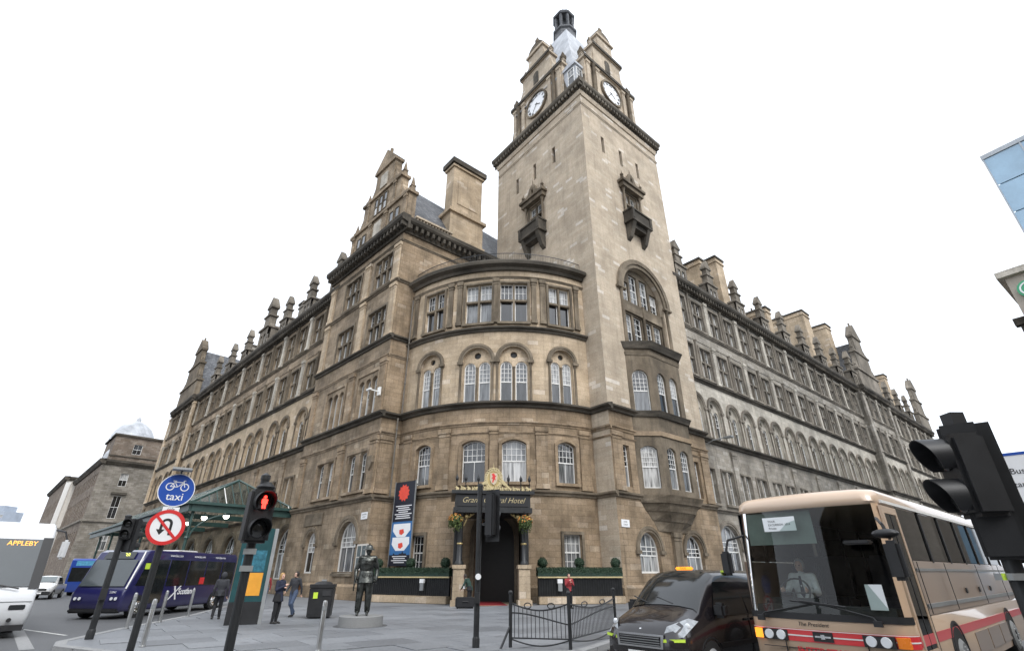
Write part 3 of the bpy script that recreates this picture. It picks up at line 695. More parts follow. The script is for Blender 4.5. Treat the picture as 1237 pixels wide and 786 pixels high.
for k in range(34):
    x = -2.35+4.7*k/33; scroll_leaf(m, x, 6.36, rnd.choice((.2, 1.2)), .2+.08*rnd.random(), -.45)
place('gilded_cresting', m.mesh('gilded_cresting', 'gold_paint'), HOTEL, FP, 0)
m = MB().ring(circle(0,7.25,.74,32), circle(0,7.25,.62,32), -.47, -.35)
for k in range(26):
    a = 2*math.pi*k/26; scroll_leaf(m, .72*math.cos(a), 7.25+.72*math.sin(a), a-.5, .26, -.4)
for s in (-1, 1):
    for k in range(12):
        t = k/11; scroll_leaf(m, s*(.72+.8*t), 6.85-.38*t+.1*rnd.random(), (0.2 if s > 0 else 1.6)+.9*rnd.random(), .42-.2*t)
m.ball((0,-.4,8.05), .13, 8, 5); m.cyl((0,-.4,8.1), (0,-.4,8.55), .04, .01, 6)
em = place('gilded_crest', m.mesh('gilded_crest', 'gold_paint'), HOTEL, FP, 0, 0, 6.35); em.data.transform(Matrix.Translation((0,0,-6.35))); em.scale = (.64, 1, .78)
m = MB().prism([(-.36,.72),(.36,.72),(.36,.22),(.24,-.06),(0,-.2),(-.24,-.06),(-.36,.22)], -.52, -.4).move(0,0,6.98-6.35)
plain('shield_cream', (.55, .46, .33), .5)
link('crest_backing', MB().prism(circle(0,7.25,.63,32), -.42, -.38).move(0,0,-6.35).mesh('crest_backing', 'gold'), em)
link('crest_shield', m.mesh('crest_shield', 'shield_cream'), em)
m = MB().prism([(-.2,.72),(.02,.8),(.12,.62),(.26,.6),(.12,.45),(.2,.25),(.05,.3),(-.05,.05),(-.16,.1),(-.08,.35),(-.24,.4),(-.1,.52)], -.535, -.52).move(0,0,6.90-6.35)
link('crest_lion', m.mesh('crest_lion', 'red_paint'), em)
for x in (-1.75, -.95, .95, 1.75, 2.3, -2.3):
    place('lamp_finial', proto('lamp_finial', lambda: MB().lathe((0,0,0), [(.05,0),(.03,.15),(.03,.55),(.09,.62),(.1,.75),(.03,.9),(.01,1.0)], 8), 'black_iron', smooth=40), HOTEL, FP, x, -.4, 6.35)
struct_carpet = place('red_carpet', MB().box(-1.0, 1.0, .4, 4.6, .012, .03).mesh('red_carpet', 'red_carpet'), HOTEL, FP, 0)
place('entrance_step', MB().box(-1.6, 1.6, .0, 4.2, .0, .012).mesh('entrance_step', 'stone_bay'), HOTEL, FP, 0)

# ---- the clock tower
TW, TR = 14.7, 13.75
slit = lambda c: outline(c, 41.8, .5, 2.3)
hl = [slit(c) for c in (-4.5, -7.7, -10.85)] + [outline(-7.7, 35.0, 2.1, 3.0)]
facade('tower_wall', MB().sheet([(-TW,0),(0,0),(0,48.8),(-TW,48.8)], hl, 0, .5), 'stone_tower', HOTEL, FT)
GW = [(3.35, 2.5), (9.25, 2.5)]
hr = [slit(c) for c in (3.15, 6.2, 9.2)] + [outline(6.9, 35.0, 2.1, 3.0), outline(6.9, 19.05, 6.4, 9.4, 3.2, 18)]
facade('tower_wall', MB().sheet([(0,13.2),(TR,13.2),(TR,48.8),(0,48.8)], hr, 0, .5), 'stone_tower', HOTEL, FR)
hr = [outline(c, 1.7, w, 2.7, w/2, 14) for c, w in GW] + [outline(c, 7.4, .75, 3.1) for c in (1.75, 11.6)]
facade('tower_wall', MB().sheet([(0,0),(TR,0),(TR,13.2),(0,13.2)], hr, 0, .45), 'stone_warm', HOTEL, FR)
facade('tower_wall', MB().sheet([(0,0),(14.7,0),(14.7,48.8),(0,48.8)], [], 0), 'stone_tower', HOTEL, Frame((FR.pt(TR,0).x, FR.pt(TR,0).y), (-FT.d[0], -FT.d[1])))
facade('tower_wall', MB().sheet([(0,0),(14,0),(14,48.8),(0,48.8)], [], 0), 'stone_tower', HOTEL, Frame((FT.pt(-TW,0).x, FT.pt(-TW,0).y), FR.d))
for fr, cs in ((FT, (-4.5, -7.7, -10.85)), (FR, (3.15, 6.2, 9.2))):
    for c in cs: place('slit_window', proto('slit_window', lambda: MB().add([(-.25,.4,0),(.25,.4,0),(.25,.4,2.3),(-.25,.4,2.3)], [(0,1,2,3)]), 'door_dark'), HOTEL, fr, c, 0, 41.8)
for fr, a, b in ((FT, -TW-.6, .7), (FR, 0, TR+.4)):
    cornice(fr, a, b, 48.9, .7, 1.3, 'stone_cornice', dent=.5)
    facade('string_course', MB().run([(.02,48.3),(-.12,48.3),(-.2,48.6),(-.2,48.9),(.02,48.9)], a+.5 if fr is FT else 0, .2 if fr is FT else TR), 'stone_tower', HOTEL, fr)
    course(fr, a+.75 if fr is FT else 0, .14 if fr is FT else TR, 46.9, .14, .3, 'stone_tower')
for fr, a, b in ((FT, -2.0, .0), (FR, 0, TR)):
    e = lambda p: p if fr is FT else 0
    course(fr, a, b+e(.5), Z1, .5, .5); course(fr, a, b+e(.28), Z0, .28, .42, 'stone_trim')
    course(fr, a, b+e(.2), 11.5, .2, .35, 'stone_warm'); course(fr, a, b+e(.1), 10.9, .1, .18, 'stone_warm')
    facade('plinth', MB().run([(.02,0),(-.22,0),(-.22,.85),(-.1,1.0),(.02,1.0)], a, b+e(.22)), 'stone_warm', HOTEL, fr)
pilaster(FR, .62, 7.05, 11.4, 1.1, .12, 'stone_warm'); pilaster(FR, 12.9, 7.05, 11.4, 1.1, .12, 'stone_warm')
for c, w in GW: window(HOTEL, FR, c, 1.7, w, 2.7, w/2, (0.,), (4,3), (3,1), .34, split=.42); archivolt(FR, c, 4.4-w/2, w/2, .4, .12, 'stone_trim')
for c in (1.75, 11.6): window(HOTEL, FR, c, 7.4, .75, 3.1, 0, (0.,), (2,4), (1,1), .34)
# great arched window
archivolt(FR, 6.9, 25.25, 3.2, .85, .28, 'stone_trim')
for s in (-1, 1): column(FR, 6.9+s*3.55, 19.3, 25.0, .18, 'stone_trim', -.05)
LT = (-2.3, -.82, .82, 2.3)
inh = [outline(c, 19.6, 1.2, 3.5) for c in LT] + [outline(c, 24.5, 1.2, h, 0) for c, h in zip(LT, (2.1, 3.2, 3.2, 2.1))]
place('window_tracery', MB().sheet(outline(0, 19.0, 6.5, 9.5, 3.25, 18), [[(x, z) for x, z in h] for h in inh], .45, .3).mesh('window_tracery', 'stone_trim'), HOTEL, FR, 6.9)
for c, h in zip(LT, (2.1, 3.2, 3.2, 2.1)):
    window(HOTEL, FR, 6.9+c, 19.6, 1.2, 3.5, 0, (0.,), (2,3), (2,2), .68); window(HOTEL, FR, 6.9+c, 24.5, 1.2, h, 0, (0.,), (2,2), (2,2), .68)
facade('carved_panel', MB().box(3.75, 10.05, .25, .44, 23.25, 24.35), 'stone_trim', HOTEL, FR)
for c in (3.75, 6.9, 10.05): column(FR, c, 19.2, 24.4, .15, 'stone_trim', .28)
# canted oriel below it
OP = [(2.9, 0.), (4.6, -1.3), (8.9, -1.3), (10.6, 0.)]
def canted(z0, z1, g=0., g2=0.):
    """canted slab, grown by g at the bottom and g2 at the top"""
    q = lambda k: [(2.9-k*.8, .1), (2.9-k*.8, -.02), (4.6-k*.42, -1.3-k), (8.9+k*.42, -1.3-k), (10.6+k*.8, -.02), (10.6+k*.8, .1)]
    a = [(x, y, z0) for x, y in q(g)]; b = [(x, y, z1) for x, y in q(g2)]
    return a+b, [tuple(range(5,-1,-1)), tuple(range(6,12))] + [(i, (i+1) % 6, (i+1) % 6+6, i+6) for i in range(6)]
for i in range(3):
    a, b = FR.pt(*OP[i]), FR.pt(*OP[i+1]); fr = Frame((a.x, a.y), (b.x-a.x, b.y-a.y)); w = (b-a).length
    cs = [w/2] if i != 1 else [1.25, 3.05]; ww = 1.35 if i != 1 else 1.2
    facade('oriel_wall', MB().sheet([(0,6.9),(w,6.9),(w,19.0),(0,19.0)], [outline(c, 7.45, ww, 3.2, .3, 6) for c in cs]+[outline(c, 13.4, ww, 3.6, ww/2, 10) for c in cs], 0, .3), 'stone_trim', HOTEL, fr)
    for c in cs:
        window(HOTEL, fr, c, 7.45, ww, 3.2, .3, (0.,), (4,4), (1,1), .24); window(HOTEL, fr, c, 13.4, ww, 3.6, ww/2, (0.,), (4,4), (1,1), .24)
for z0, z1, g, g2, mt in ((6.4, 6.95, .05, .3, 'stone_trim'), (11.4, 11.75, .1, .16, 'stone_warm'), (12.95, 13.4, .15, .35, 'stone_sooty'), (18.3, 18.6, .05, .12, 'stone_trim'), (18.9, 19.5, .2, .5, 'stone_sooty')):
    v, f = canted(z0, z1, g, g2); facade('oriel_band', MB().add(v, f), mt, HOTEL, FR)
for z0, z1, g, g2 in ((5.85, 6.4, -.3, -.05), (5.2, 5.85, -.75, -.35), (4.5, 5.2, -1.12, -.8)):
    k = lambda g: [(2.9-g*1.6,.1),(2.9-g*1.6,-.02),(4.6-g*1.5,-1.3-g),(8.9+g*1.5,-1.3-g),(10.6+g*1.6,-.02),(10.6+g*1.6,.1)]
    a = [(x,y,z0) for x,y in k(g)]; b = [(x,y,z1) for x,y in k(g2)]
    facade('oriel_corbel', MB().add(a+b, [tuple(range(5,-1,-1)), tuple(range(6,12))]+[(i,(i+1)%6,(i+1)%6+6,i+6) for i in range(6)]), 'stone_trim', HOTEL, FR)
pilaster(FR, 6.75, 1.0, 4.5, 1.0, .22, 'stone_trim')
# balcony windows high on each face
def balcony(fr, u):
    m = MB()
    for s in (-1, 1):
        m.lathe((s*1.35, -.25, 35.0), [(.2,0),(.2,.2),(.12,.35),(.14,1.6),(.11,2.8),(.2,3.0),(.22,3.2)], 9)
    m.box(-1.75, 1.75, -.6, .02, 38.2, 38.75); m.box(-1.95, 1.95, -.8, .02, 38.75, 39.05)
    for s in (-1, 1):
        m.taper(s*1.6-.16, s*1.6+.16, -.6, -.25, 39.05, 39.5, .03); m.ball((s*1.6, -.42, 39.75), .2, 8, 5); m.cyl((s*1.6,-.42,39.8),(s*1.6,-.42,40.4),.07,.01,6)
        m.prism([(s*.2,39.05),(s*1.3,39.05),(s*1.1,39.4),(s*.7,39.7),(s*.45,40.4),(s*.2,40.5)], -.5, -.15)
    m.ball((0,-.35,40.4), .42, 9, 6, (1,.5,1)); m.cyl((0,-.35,40.6),(0,-.35,41.4),.12,.02,6)
    place('window_hood', m.mesh('window_hood', 'stone_trim', smooth=40), HOTEL, fr, u)
    m = MB().box(-1.9, 1.9, -1.35, .02, 33.2, 33.5).box(-1.8, 1.8, -1.25, -1.05, 33.5, 34.75).box(-1.95, 1.95, -1.4, -.95, 34.75, 34.95)
    for s in (-1, 1): m.box(s*1.7-.12, s*1.7+.12, -1.05, .02, 33.5, 34.75); m.box(s*1.7-.22, s*1.7+.22, -1.36, .02, 34.75, 34.97); m.box(s*1.65-.2, s*1.65+.2, -1.4, -1.0, 33.5, 34.75)
    for s in (-1, 1): m.add([(s*1.35-.28,.02,30.9),(s*1.35+.28,.02,30.9),(s*1.35+.28,-.5,31.3),(s*1.35-.28,-.5,31.3),(s*1.35-.28,.02,33.2),(s*1.35+.28,.02,33.2),(s*1.35+.28,-1.25,33.2),(s*1.35-.28,-1.25,33.2)], [(0,1,2,3),(4,5,6,7),(3,2,6,7),(0,3,7,4),(1,2,6,5)])
    m.box(-1.3, 1.3, -.9, .02, 32.5, 33.2)
    o = place('balcony', m.mesh('balcony', 'stone_sooty'), HOTEL, fr, u, 0, 35); o.data.transform(Matrix.Translation((0,0,-35))); o.scale = (.88, .85, .85)
    cross_window(fr, u, 35.0, (-.54, .54), .96, 3.0, 'stone_trim', up=(2,2))
balcony(FT, -7.7); balcony(FR, 6.9)
# clock stage
def clock_gable(fr, u):
    gable(fr, u, .7, 50.3, [(4.7, 7.3), (2.7, 4.3), (1.45, 3.2)], 'stone_tower', .2, th=1.1)
    m = MB().prism(circle(0, 65.2, 1.5, 16)[0:9], .7, 1.7)
    place('gable_crown', m.mesh('gable_crown', 'stone_trim'), HOTEL, fr, u, .0)
    for x in (-4.2, -2.5, 2.5, 4.2): pilaster(fr, u+x, 50.4, 57.0, .55, .2, 'stone_tower', .7)
    for z in (57.3, 61.6): facade('string_course', MB().box(u-(4.9 if z < 60 else 2.9), u+(4.9 if z < 60 else 2.9), .35, 1.9, z, z+.45), 'stone_sooty', HOTEL, fr)
    place('blind_niche', MB().add([(x,.66,z) for x, z in outline(0,58.6,1.0,2.2,.5)], [tuple(range(len(outline(0,58.6,1.0,2.2,.5))))]).mesh('blind_niche', 'stone_sooty'), HOTEL, fr, u)
    for x in (-3.35, 3.35): column(fr, u+x, 50.6, 56.9, .22, 'stone_trim', .45)
    for x, z, q in ((-4.55, 57.75, 1.25), (4.55, 57.75, 1.25), (-2.6, 62.05, .95), (2.6, 62.05, .95)):
        place('urn_finial', proto('urn_finial', lambda: MB().lathe((0,0,0), [(.3,0),(.3,.25),(.14,.35),(.34,.75),(.36,1.0),(.16,1.25),(.2,1.4),(.03,1.9)], 10), 'stone_trim', smooth=40), HOTEL, fr, u+x, 1.15, z).scale = (q, q, q)
    place('urn_finial', PROTO['urn_finial'], HOTEL, fr, u, 1.2, 66.6)
    # buttress scrolls at the foot
    for s in (-1, 1): place('scroll_buttress', MB().prism([(s*4.7,50.3),(s*6.2,50.3),(s*5.9,51.2),(s*5.1,52.6),(s*4.7,54.6)], .8, 1.6).mesh('scroll_buttress','stone_trim'), HOTEL, fr, u)
    ck = place('clock', MB().ring(circle(0,0,1.95,32), circle(0,0,1.7,32), .42, .72).mesh('clock', 'stone_trim', smooth=30), HOTEL, fr, u, 0, 54.6)
    link('clock_face', MB().add([(x,.6,z) for x, z in circle(0,0,1.72,32)], [tuple(range(32))]).mesh('clock_face', 'white_sign'), ck)
    num = ['XII','I','II','III','IIII','V','VI','VII','VIII','IX','X','XI']
    for k, tx in enumerate(num):
        a = math.pi/2-2*math.pi*k/12
        o = link('clock_numeral', text_mesh(tx, .46, 'black_sign', bold=.012), ck); o.location = (1.38*math.cos(a), .585, 1.38*math.sin(a)); o.rotation_euler = (0, -(a-math.pi/2), 0)
    for ln, wd, ang in ((.85, .12, 125), (1.35, .08, 215)):
        h = link('clock_hand', MB().prism([(-wd/2,-.25),(wd/2,-.25),(wd*.3,ln),(-wd*.3,ln)], .55, .57).mesh('clock_hand', 'black_sign'), ck); h.rotation_euler = (0, math.radians(ang), 0)
    ck['label'] = 'round white clock face with black Roman numerals in stone gable'
clock_gable(FT, -7.7); clock_gable(FR, 6.9)
FX = Frame((FR.pt(0,0).x, FR.pt(0,0).y), FR.d)
cx, cy = 6.9, 7.3
m = MB().box(1.0, 4.6, 1.15, 4.7, 50.3, 55.5).box(.8, 4.8, .95, 4.9, 55.5, 55.85).box(2.4, 11.2, 2.4, 12.0, 50.3, 55.8)
facade('roof_drum', m, 'lead', HOTEL, FX)
FX2 = Frame((FX.pt(1.0,0).x, FX.pt(1.0,0).y), (FX.d[1], -FX.d[0]))
window(HOTEL, FX, 1.62, 52.6, 1.0, 2.5, 0, (0.,), (2,2), (1,1), 1.09, name='lucarne_window')
window(HOTEL, FX2, -1.8, 52.6, 1.0, 2.5, 0, (0.,), (2,2), (1,1), -.06, name='lucarne_window')
cx, cy = 6.9, 7.3
prof = [(6.1,4.3,55.86),(5.3,4.2,57.8),(4.3,3.9,60.8),(3.4,3.3,64.2),(2.6,2.6,67.6),(2.0,2.0,70.2),(1.75,1.75,71.5)]
v = []; f = []
for r, q, z in prof: v += [(cx-r, cy-r*1.03, z), (cx+q, cy-r*1.03, z), (cx+q, cy+q*1.03, z), (cx-r, cy+q*1.03, z)]
for j in range(len(prof)-1):
    for k in range(4): f.append((j*4+k, j*4+(k+1) % 4, (j+1)*4+(k+1) % 4, (j+1)*4+k))
facade('spire_roof', MB().add(v, f), 'lead', HOTEL, FX)
m = MB().lathe((cx,cy,71.0), [(1.9,0),(1.75,.4),(1.6,2.4),(1.85,2.6),(1.85,2.9),(1.5,3.0)], 8, math.pi/8)
ln = facade('lantern', m, 'slate', HOTEL, FX)
for k in range(8):
    a = math.pi/8+2*math.pi*k/8; p = link('lantern_post', MB().box(-.16,.16,-.16,.16,74.0,77.2).move(cx+1.3*math.cos(a), cy+1.3*math.sin(a)).mesh('lantern_post', 'slate'), ln)
link('lantern_cap', MB().lathe((cx,cy,77.2), [(1.6,0),(1.75,.25),(1.5,.4),(1.3,1.1),(.7,1.8),(.15,2.2),(.05,3.2)], 8, math.pi/8).mesh('lantern_cap', 'slate'), ln)
link('lantern_core', MB().cyl((cx,cy,74.0),(cx,cy,77.2),.35,.35,8).mesh('lantern_core', 'slate'), ln)
# side walls where the pavilions stand forward of the wings
for fr, u0, u1 in ((FR, 69.55, 69.75), (FR, 83.9, 84.1)): facade('return_wall', MB().box(u0, u1, .02, 1.0, 0, 30.4), 'stone_grey', HOTEL, fr)
for u0, u1 in ((-68.0, -67.8),): facade('return_wall', MB().box(u0, u1, .22, 1.0, 0, 30.4), 'stone_brown', HOTEL, FL)
# rear body of the hotel, so that nothing is hollow behind the fronts
facade('rear_wall', MB().box(13.9, 122, 1.6, 14, 0, 30.5), 'stone_grey', HOTEL, FR)
facade('rear_wall', MB().box(-83.5, -14.5, 1.6, 14, 0, 30.5), 'stone_brown', HOTEL, FL)
facade('rear_wall', MB().box(-12.4, -.6, 1.2, 24, 0, 32.6), 'stone_brown', HOTEL, FL)
# ------------------------------------------------------------------ ground
def ground_mat(name, c0, c1, scale, rough, wet=.0, spots=None):
    m, t, b = nodes(name); MATS[name] = m
    g = N(t, 'NewGeometry')
    n1 = N(t, 'TexNoise', Scale=.22, Detail=8.0, Roughness=.65); t.links.new(g.outputs['Position'], n1.inputs['Vector'])
    n2 = N(t, 'TexNoise', Scale=scale, Detail=5.0, Roughness=.7); t.links.new(g.outputs['Position'], n2.inputs['Vector'])
    base = ramp(t, [(.3, c0), (.7, c1)], n1.outputs['Fac'])
    fine = ramp(t, [(.3, .8), (.7, 1.15)], n2.outputs['Fac'])
    c = mixc(t, base.outputs[0], fine.outputs[0], 1.0, 'MULTIPLY')
    if spots:
        n3 = N(t, 'TexNoise', Scale=.9, Detail=9.0, Roughness=.75); t.links.new(g.outputs['Position'], n3.inputs['Vector'])
        vo = N(t, 'TexVoronoi', Scale=2.6); t.links.new(g.outputs['Position'], vo.inputs['Vector'])
        c = mixc(t, c.outputs[0], (.09, .09, .092), ramp(t, [(.055, .75), (.075, 0.0)], vo.outputs['Distance']).outputs[0])
        c = mixc(t, c.outputs[0], spots, ramp(t, [(.56, 0.0), (.70, .7)], n3.outputs['Fac']).outputs[0])
    t.links.new(c.outputs[0], b.inputs['Base Color'])
    rr = N(t, 'MapRange'); rr.inputs[3].default_value = rough-wet; rr.inputs[4].default_value = rough+.1; t.links.new(n1.outputs['Fac'], rr.inputs[0]); t.links.new(rr.outputs[0], b.inputs['Roughness'])
    bp = N(t, 'Bump', Strength=.35, Distance=.01); t.links.new(n2.outputs['Fac'], bp.inputs['Height']); t.links.new(bp.outputs[0], b.inputs['Normal'])
ground_mat('asphalt', (.075, .077, .08), (.115, .117, .12), 60, .72, .2)
ground_mat('paving', (.148, .155, .166), (.228, .236, .248), 14, .62, .28, (.085, .085, .09))
ground_mat('paving_base', (.08, .08, .08), (.11, .11, .11), 20, .8)
ground_mat('kerb_stone', (.24, .24, .24), (.31, .31, .305), 22, .75)
ground_mat('road_paint', (.48, .48, .46), (.62, .62, .60), 12, .7, 0, (.2, .2, .2))
struct('road', MB().add([(-900,-300,-.12),(900,-300,-.12),(900,1500,-.12),(-900,1500,-.12)], [(0,1,2,3)]), 'asphalt')
def slab_mat():
    m = MATS['paving'].copy(); m.name = 'paving_slab'; MATS['paving_slab'] = m
    t = m.node_tree; b = t.nodes['Principled BSDF']; src = b.inputs['Base Color'].links[0].from_socket
    oi = N(t, 'ObjectInfo'); r = ramp(t, [(0, .78), (.5, 1.0), (1, 1.14)], oi.outputs['Random'])
    t.links.new(mixc(t, src, r.outputs[0], 1.0, 'MULTIPLY').outputs[0], b.inputs['Base Color'])
slab_mat()
d1 = Vector((.79, .613, 0)).normalized(); dG = Vector((math.sin(aL), math.cos(aL), 0))
edge = [(-2.0,13.85),(.3,14.0),(1.75,14.35),(3.6,17.6)]
e1 = Vector((3.6,17.6,0)) + Vector((FR.d[0], FR.d[1], 0))*150
left = [(-5.5,13.75),(-9.3,13.9),(-12.0,15.3),(-12.75,16.3),(-13.67,20.1),(-14.1,22.7),(-14.8,26.2),(-16.6,32.6)]
l2 = Vector((-16.6,32.6,0)) + dG*150
boundary = [(l2.x, l2.y)] + left[::-1] + edge + [(e1.x, e1.y)]
poly = boundary + [(60, 150), (-40, 150)]
m = MB().sheet(poly, [], 0); m.v = [(x, z, -.006) for x, y, z in m.v]
pav = struct('pavement', m, 'paving')
seg = []
for a, b in zip(boundary, boundary[1:]):
    A_, B_ = Vector((*a, 0)), Vector((*b, 0)); ln = (B_-A_).length; n = max(1, round(min(ln, 30)/.95))
    if a == boundary[0]: A_ = B_-(B_-A_).normalized()*30
    elif ln > 30: B_ = A_+(B_-A_).normalized()*30
    for k in range(n): seg.append((A_.lerp(B_, k/n), A_.lerp(B_, (k+1)/n)))
for a, b in seg:
    L_ = (b-a).length
    o = link('kerb_stone', proto(('kerb', round(L_, 1)), lambda: MB().box(.004, L_-.004, -.28, .0, -.14, .004), 'kerb_stone', bevel=.012), pav)
    o.location = a; o.rotation_euler = (0, 0, math.atan2((b-a).y, (b-a).x)); o.location.z = 0
    o.scale.y = -1
def inside(x, y):
    c = False; n = len(poly)
    for i in range(n):
        (xa, ya), (xb, yb) = poly[i], poly[(i+1) % n]
        if (ya > y) != (yb > y) and x < (xb-xa)*(y-ya)/(yb-ya)+xa: c = not c
    return c
SL = (1.75, 1.25); cnt = 0; cand = []
for j in range(-14, 22):
    for i in range(-20, 24):
        p = Vector((-2, 14, 0)) + d1*((i+(j % 2)*.5)*SL[0]) + Vector((-d1.y, d1.x, 0))*(j*SL[1])
        q = [p + d1*sx*SL[0]*.5 + Vector((-d1.y, d1.x, 0))*sy*SL[1]*.5 for sx in (-1,1) for sy in (-1,1)]
        if p.y < 13.6 or p.y > 33 or abs(p.x) > p.y*.8: continue
        dd = (p-Vector((PC[0],PC[1],0)))
        if all(inside(c.x, c.y) for c in q): cand.append((p.length, p))
cand.sort(key=lambda a: a[0])
me = MB().box(-SL[0]/2+.007, SL[0]/2-.007, -SL[1]/2+.007, SL[1]/2-.007, -.03, .012).mesh('paving_slab', 'paving_slab')
for _, p in cand[:290]:
    o = link('paving_slab', me, pav); o.location = (p.x, p.y, .001*random.random()); o.rotation_euler = (0, 0, math.atan2(d1.y, d1.x))
m = MB().add([(-26,-8,-.002),(4.6,-8,-.002),(4.6,4.2,-.002),(-1.2,8.6,-.002),(-4.6,11.4,-.002),(-9,11.9,-.002),(-26,11.2,-.002)], [tuple(range(7))])
struct('near_pavement', m, 'paving')
# flush granite strip beside the coach lane, lane paint
def strip(name, pts, w, mat, z):
    for a, b in zip(pts, pts[1:]):
        A_, B_ = Vector((*a,0)), Vector((*b,0)); n = Vector((-(B_-A_).y, (B_-A_).x, 0)).normalized()*w/2
        struct(name, MB().add([(p.x, p.y, z) for p in (A_-n, B_-n, B_+n, A_+n)], [(0,1,2,3)]), mat)
strip('granite_strip', [(-12.9,15.6),(-19.2,22.3)], .32, 'kerb_stone', -.112)
strip('lane_line', [(-14.6,19.0),(-22.0,23.6)], .12, 'road_paint', -.112)
for k in range(5):
    a = Vector((-.5,13.0,0))+d1*(4+k*4); struct('lane_dash', MB().add([(p.x,p.y,-.112) for p in (a, a+d1*2, a+d1*2+Vector((-.06,.08,0)), a+Vector((-.06,.08,0)))], [(0,1,2,3)]), 'road_paint')
for x, y, w, h, lab in ((-8.6,19.2,.8,.55,'between the totem and the lone bollard'), (-6.4,17.3,.55,.4,'in front of the granite plinth'), (-7.0,22.3,.9,.5,'between the litter bin and the plinth'), (-3.6,21.6,.9,.6,'beside the granite plinth towards the porch'), (-1.4,19.4,.7,.5,'behind the signal facing the porch'), (-10.4,17.8,.7,.5,'in front of the teal totem')):
    o = link('manhole_cover', proto(('manhole', w), lambda: MB().box(-w/2, w/2, -h/2, h/2, -.02, .006), 'asphalt'), None)
    o.location = (x, y, .002); o.rotation_euler = (0,0,math.atan2(d1.y, d1.x)); tag(o, 'dark iron access cover in the paving '+lab, 'manhole cover', 'covers in the paving')

# ------------------------------------------------------------------ green iron and glass station canopy
CAN = thing('station_canopy', 'green iron and glass canopy over the station entrance pavement', 'canopy', FL.pt(-15, 0))
def can(name, mb, mat, **kw):
    return facade(name, mb, mat, CAN, FL, **kw)
U0, U1, YF, YB, ZE, ZR, YM = -14.9, -67.0, -8.3, .6, 7.05, 9.6, -4.1
can('fascia', MB().box(U1, U0, YF-.1, YF+.1, 6.35, 7.05).box(U0-.1, U0+.1, YF+.1, YB-.2, 6.35, 7.05), 'green_paint')
can('gutter', MB().box(U1, U0+.35, YF-.35, YF-.1, 6.9, 7.12).box(U0+.1, U0+.35, YF-.1, YB-.2, 6.9, 7.12), 'green_paint')
can('roof_glass', MB().add([(U1,YF,ZE),(U0,YF,ZE),(U0-3,YM,ZR),(U1,YM,ZR)], [(0,1,2,3)]), 'canopy_glass')
can('roof_glass', MB().add([(U0,YF,ZE),(U0,YB,ZE),(U0-3,YM,ZR)], [(0,1,2)]), 'canopy_glass')
can('roof_glass', MB().add([(U1,YB,ZE),(U0,YB,ZE),(U0-3,YM,ZR),(U1,YM,ZR)], [(0,1,2,3)]), 'canopy_glass')
n = 58
for k in range(n+1):
    u = U0-.05-(U0-3-U1-.1)*k/n
    t = u-1.6 if u > U0-3 else u
    a = (u, YF, ZE+.02); w = min(1, (U0-u)/3) if u > U0-3 else 1
    b = (u, YF+(YM-YF)*w, ZE+.02+(ZR-ZE)*w)
    if w > .05: can('glazing_bar', MB().cyl(a, b, .045, n=4), 'green_paint' if k % 5 else 'white_paint')
for k in range(1, 13):
    y = YF+(YB-YF)*k/13; w = (y-YF)/(YM-YF) if y < YM else (YB-y)/(YB-YM)
    can('glazing_bar', MB().cyl((U0, y, ZE+.02), (U0-3*w, y, ZE+.02+(ZR-ZE)*w), .045, n=4), 'green_paint' if k % 4 else 'white_paint')
can('hip_rail', MB().cyl((U0,YF,ZE),(U0-3,YM,ZR),.1,n=6).cyl((U0,YB,ZE),(U0-3,YM,ZR),.1,n=6), 'green_paint')
can('ridge_rail', MB().cyl((U0-3,YM,ZR),(U1,YM,ZR),.12,n=6), 'green_paint')
for q in (.33, .66): can('purlin', MB().box(U1, U0-3*q, YF+(YM-YF)*q-.05, YF+(YM-YF)*q+.05, ZE+(ZR-ZE)*q-.1, ZE+(ZR-ZE)*q-.02), 'green_paint')
for k, u in enumerate((-15.2, -24.0, -33.0, -42.0, -51.0, -60.0)):
    p = can('canopy_post', MB().cyl((u,YF+.4,0),(u,YF+.4,6.4),.13,.11,10).lathe((u,YF+.4,0),[(.28,0),(.28,.5),(.16,.7)],10).lathe((u,YF+.4,4.2),[(.13,0),(.2,.1),(.13,.25)],10), 'green_paint', smooth=40)
    ar = [(u+s*(.12+1.8*(1-math.cos(t))), YF+.4, 4.4+2.0*math.sin(t)) for s in (-1,) for t in [math.pi/2*j/8 for j in range(9)]]
    p2 = can('arched_bracket', MB().tube(ar, .06, 5), 'green_paint')
    can('cross_beam', MB().box(u-.1, u+.1, YF+.1, YB-.3, 6.5, 6.95), 'green_paint')
ar = [(U0-.05, YF+.5+3.6*(1-math.cos(t)), 4.3+2.1*math.sin(t)) for t in [math.pi/2*j/10 for j in range(11)]]
can('arched_bracket', MB().tube(ar, .07, 5), 'green_paint')
plain('lamp_glow', (1.0, .93, .8), .4, var=0, emit=9.0)
for u, y in ((-19.0,-6.0), (-16.2,-5.0), (-26,-5.5), (-33,-5.5), (-41,-5.5)):
    lp = can('canopy_lamp', MB().cyl((u,y,6.5),(u,y,7.6),.03,n=5).lathe((u,y,6.3),[(.3,0),(.28,.12),(.05,.25)],12), 'green_paint')
    link('lamp_globe', MB().ball((u,y,6.25), .24, 12, 8).mesh('lamp_globe', 'lamp_glow', smooth=60), lp)

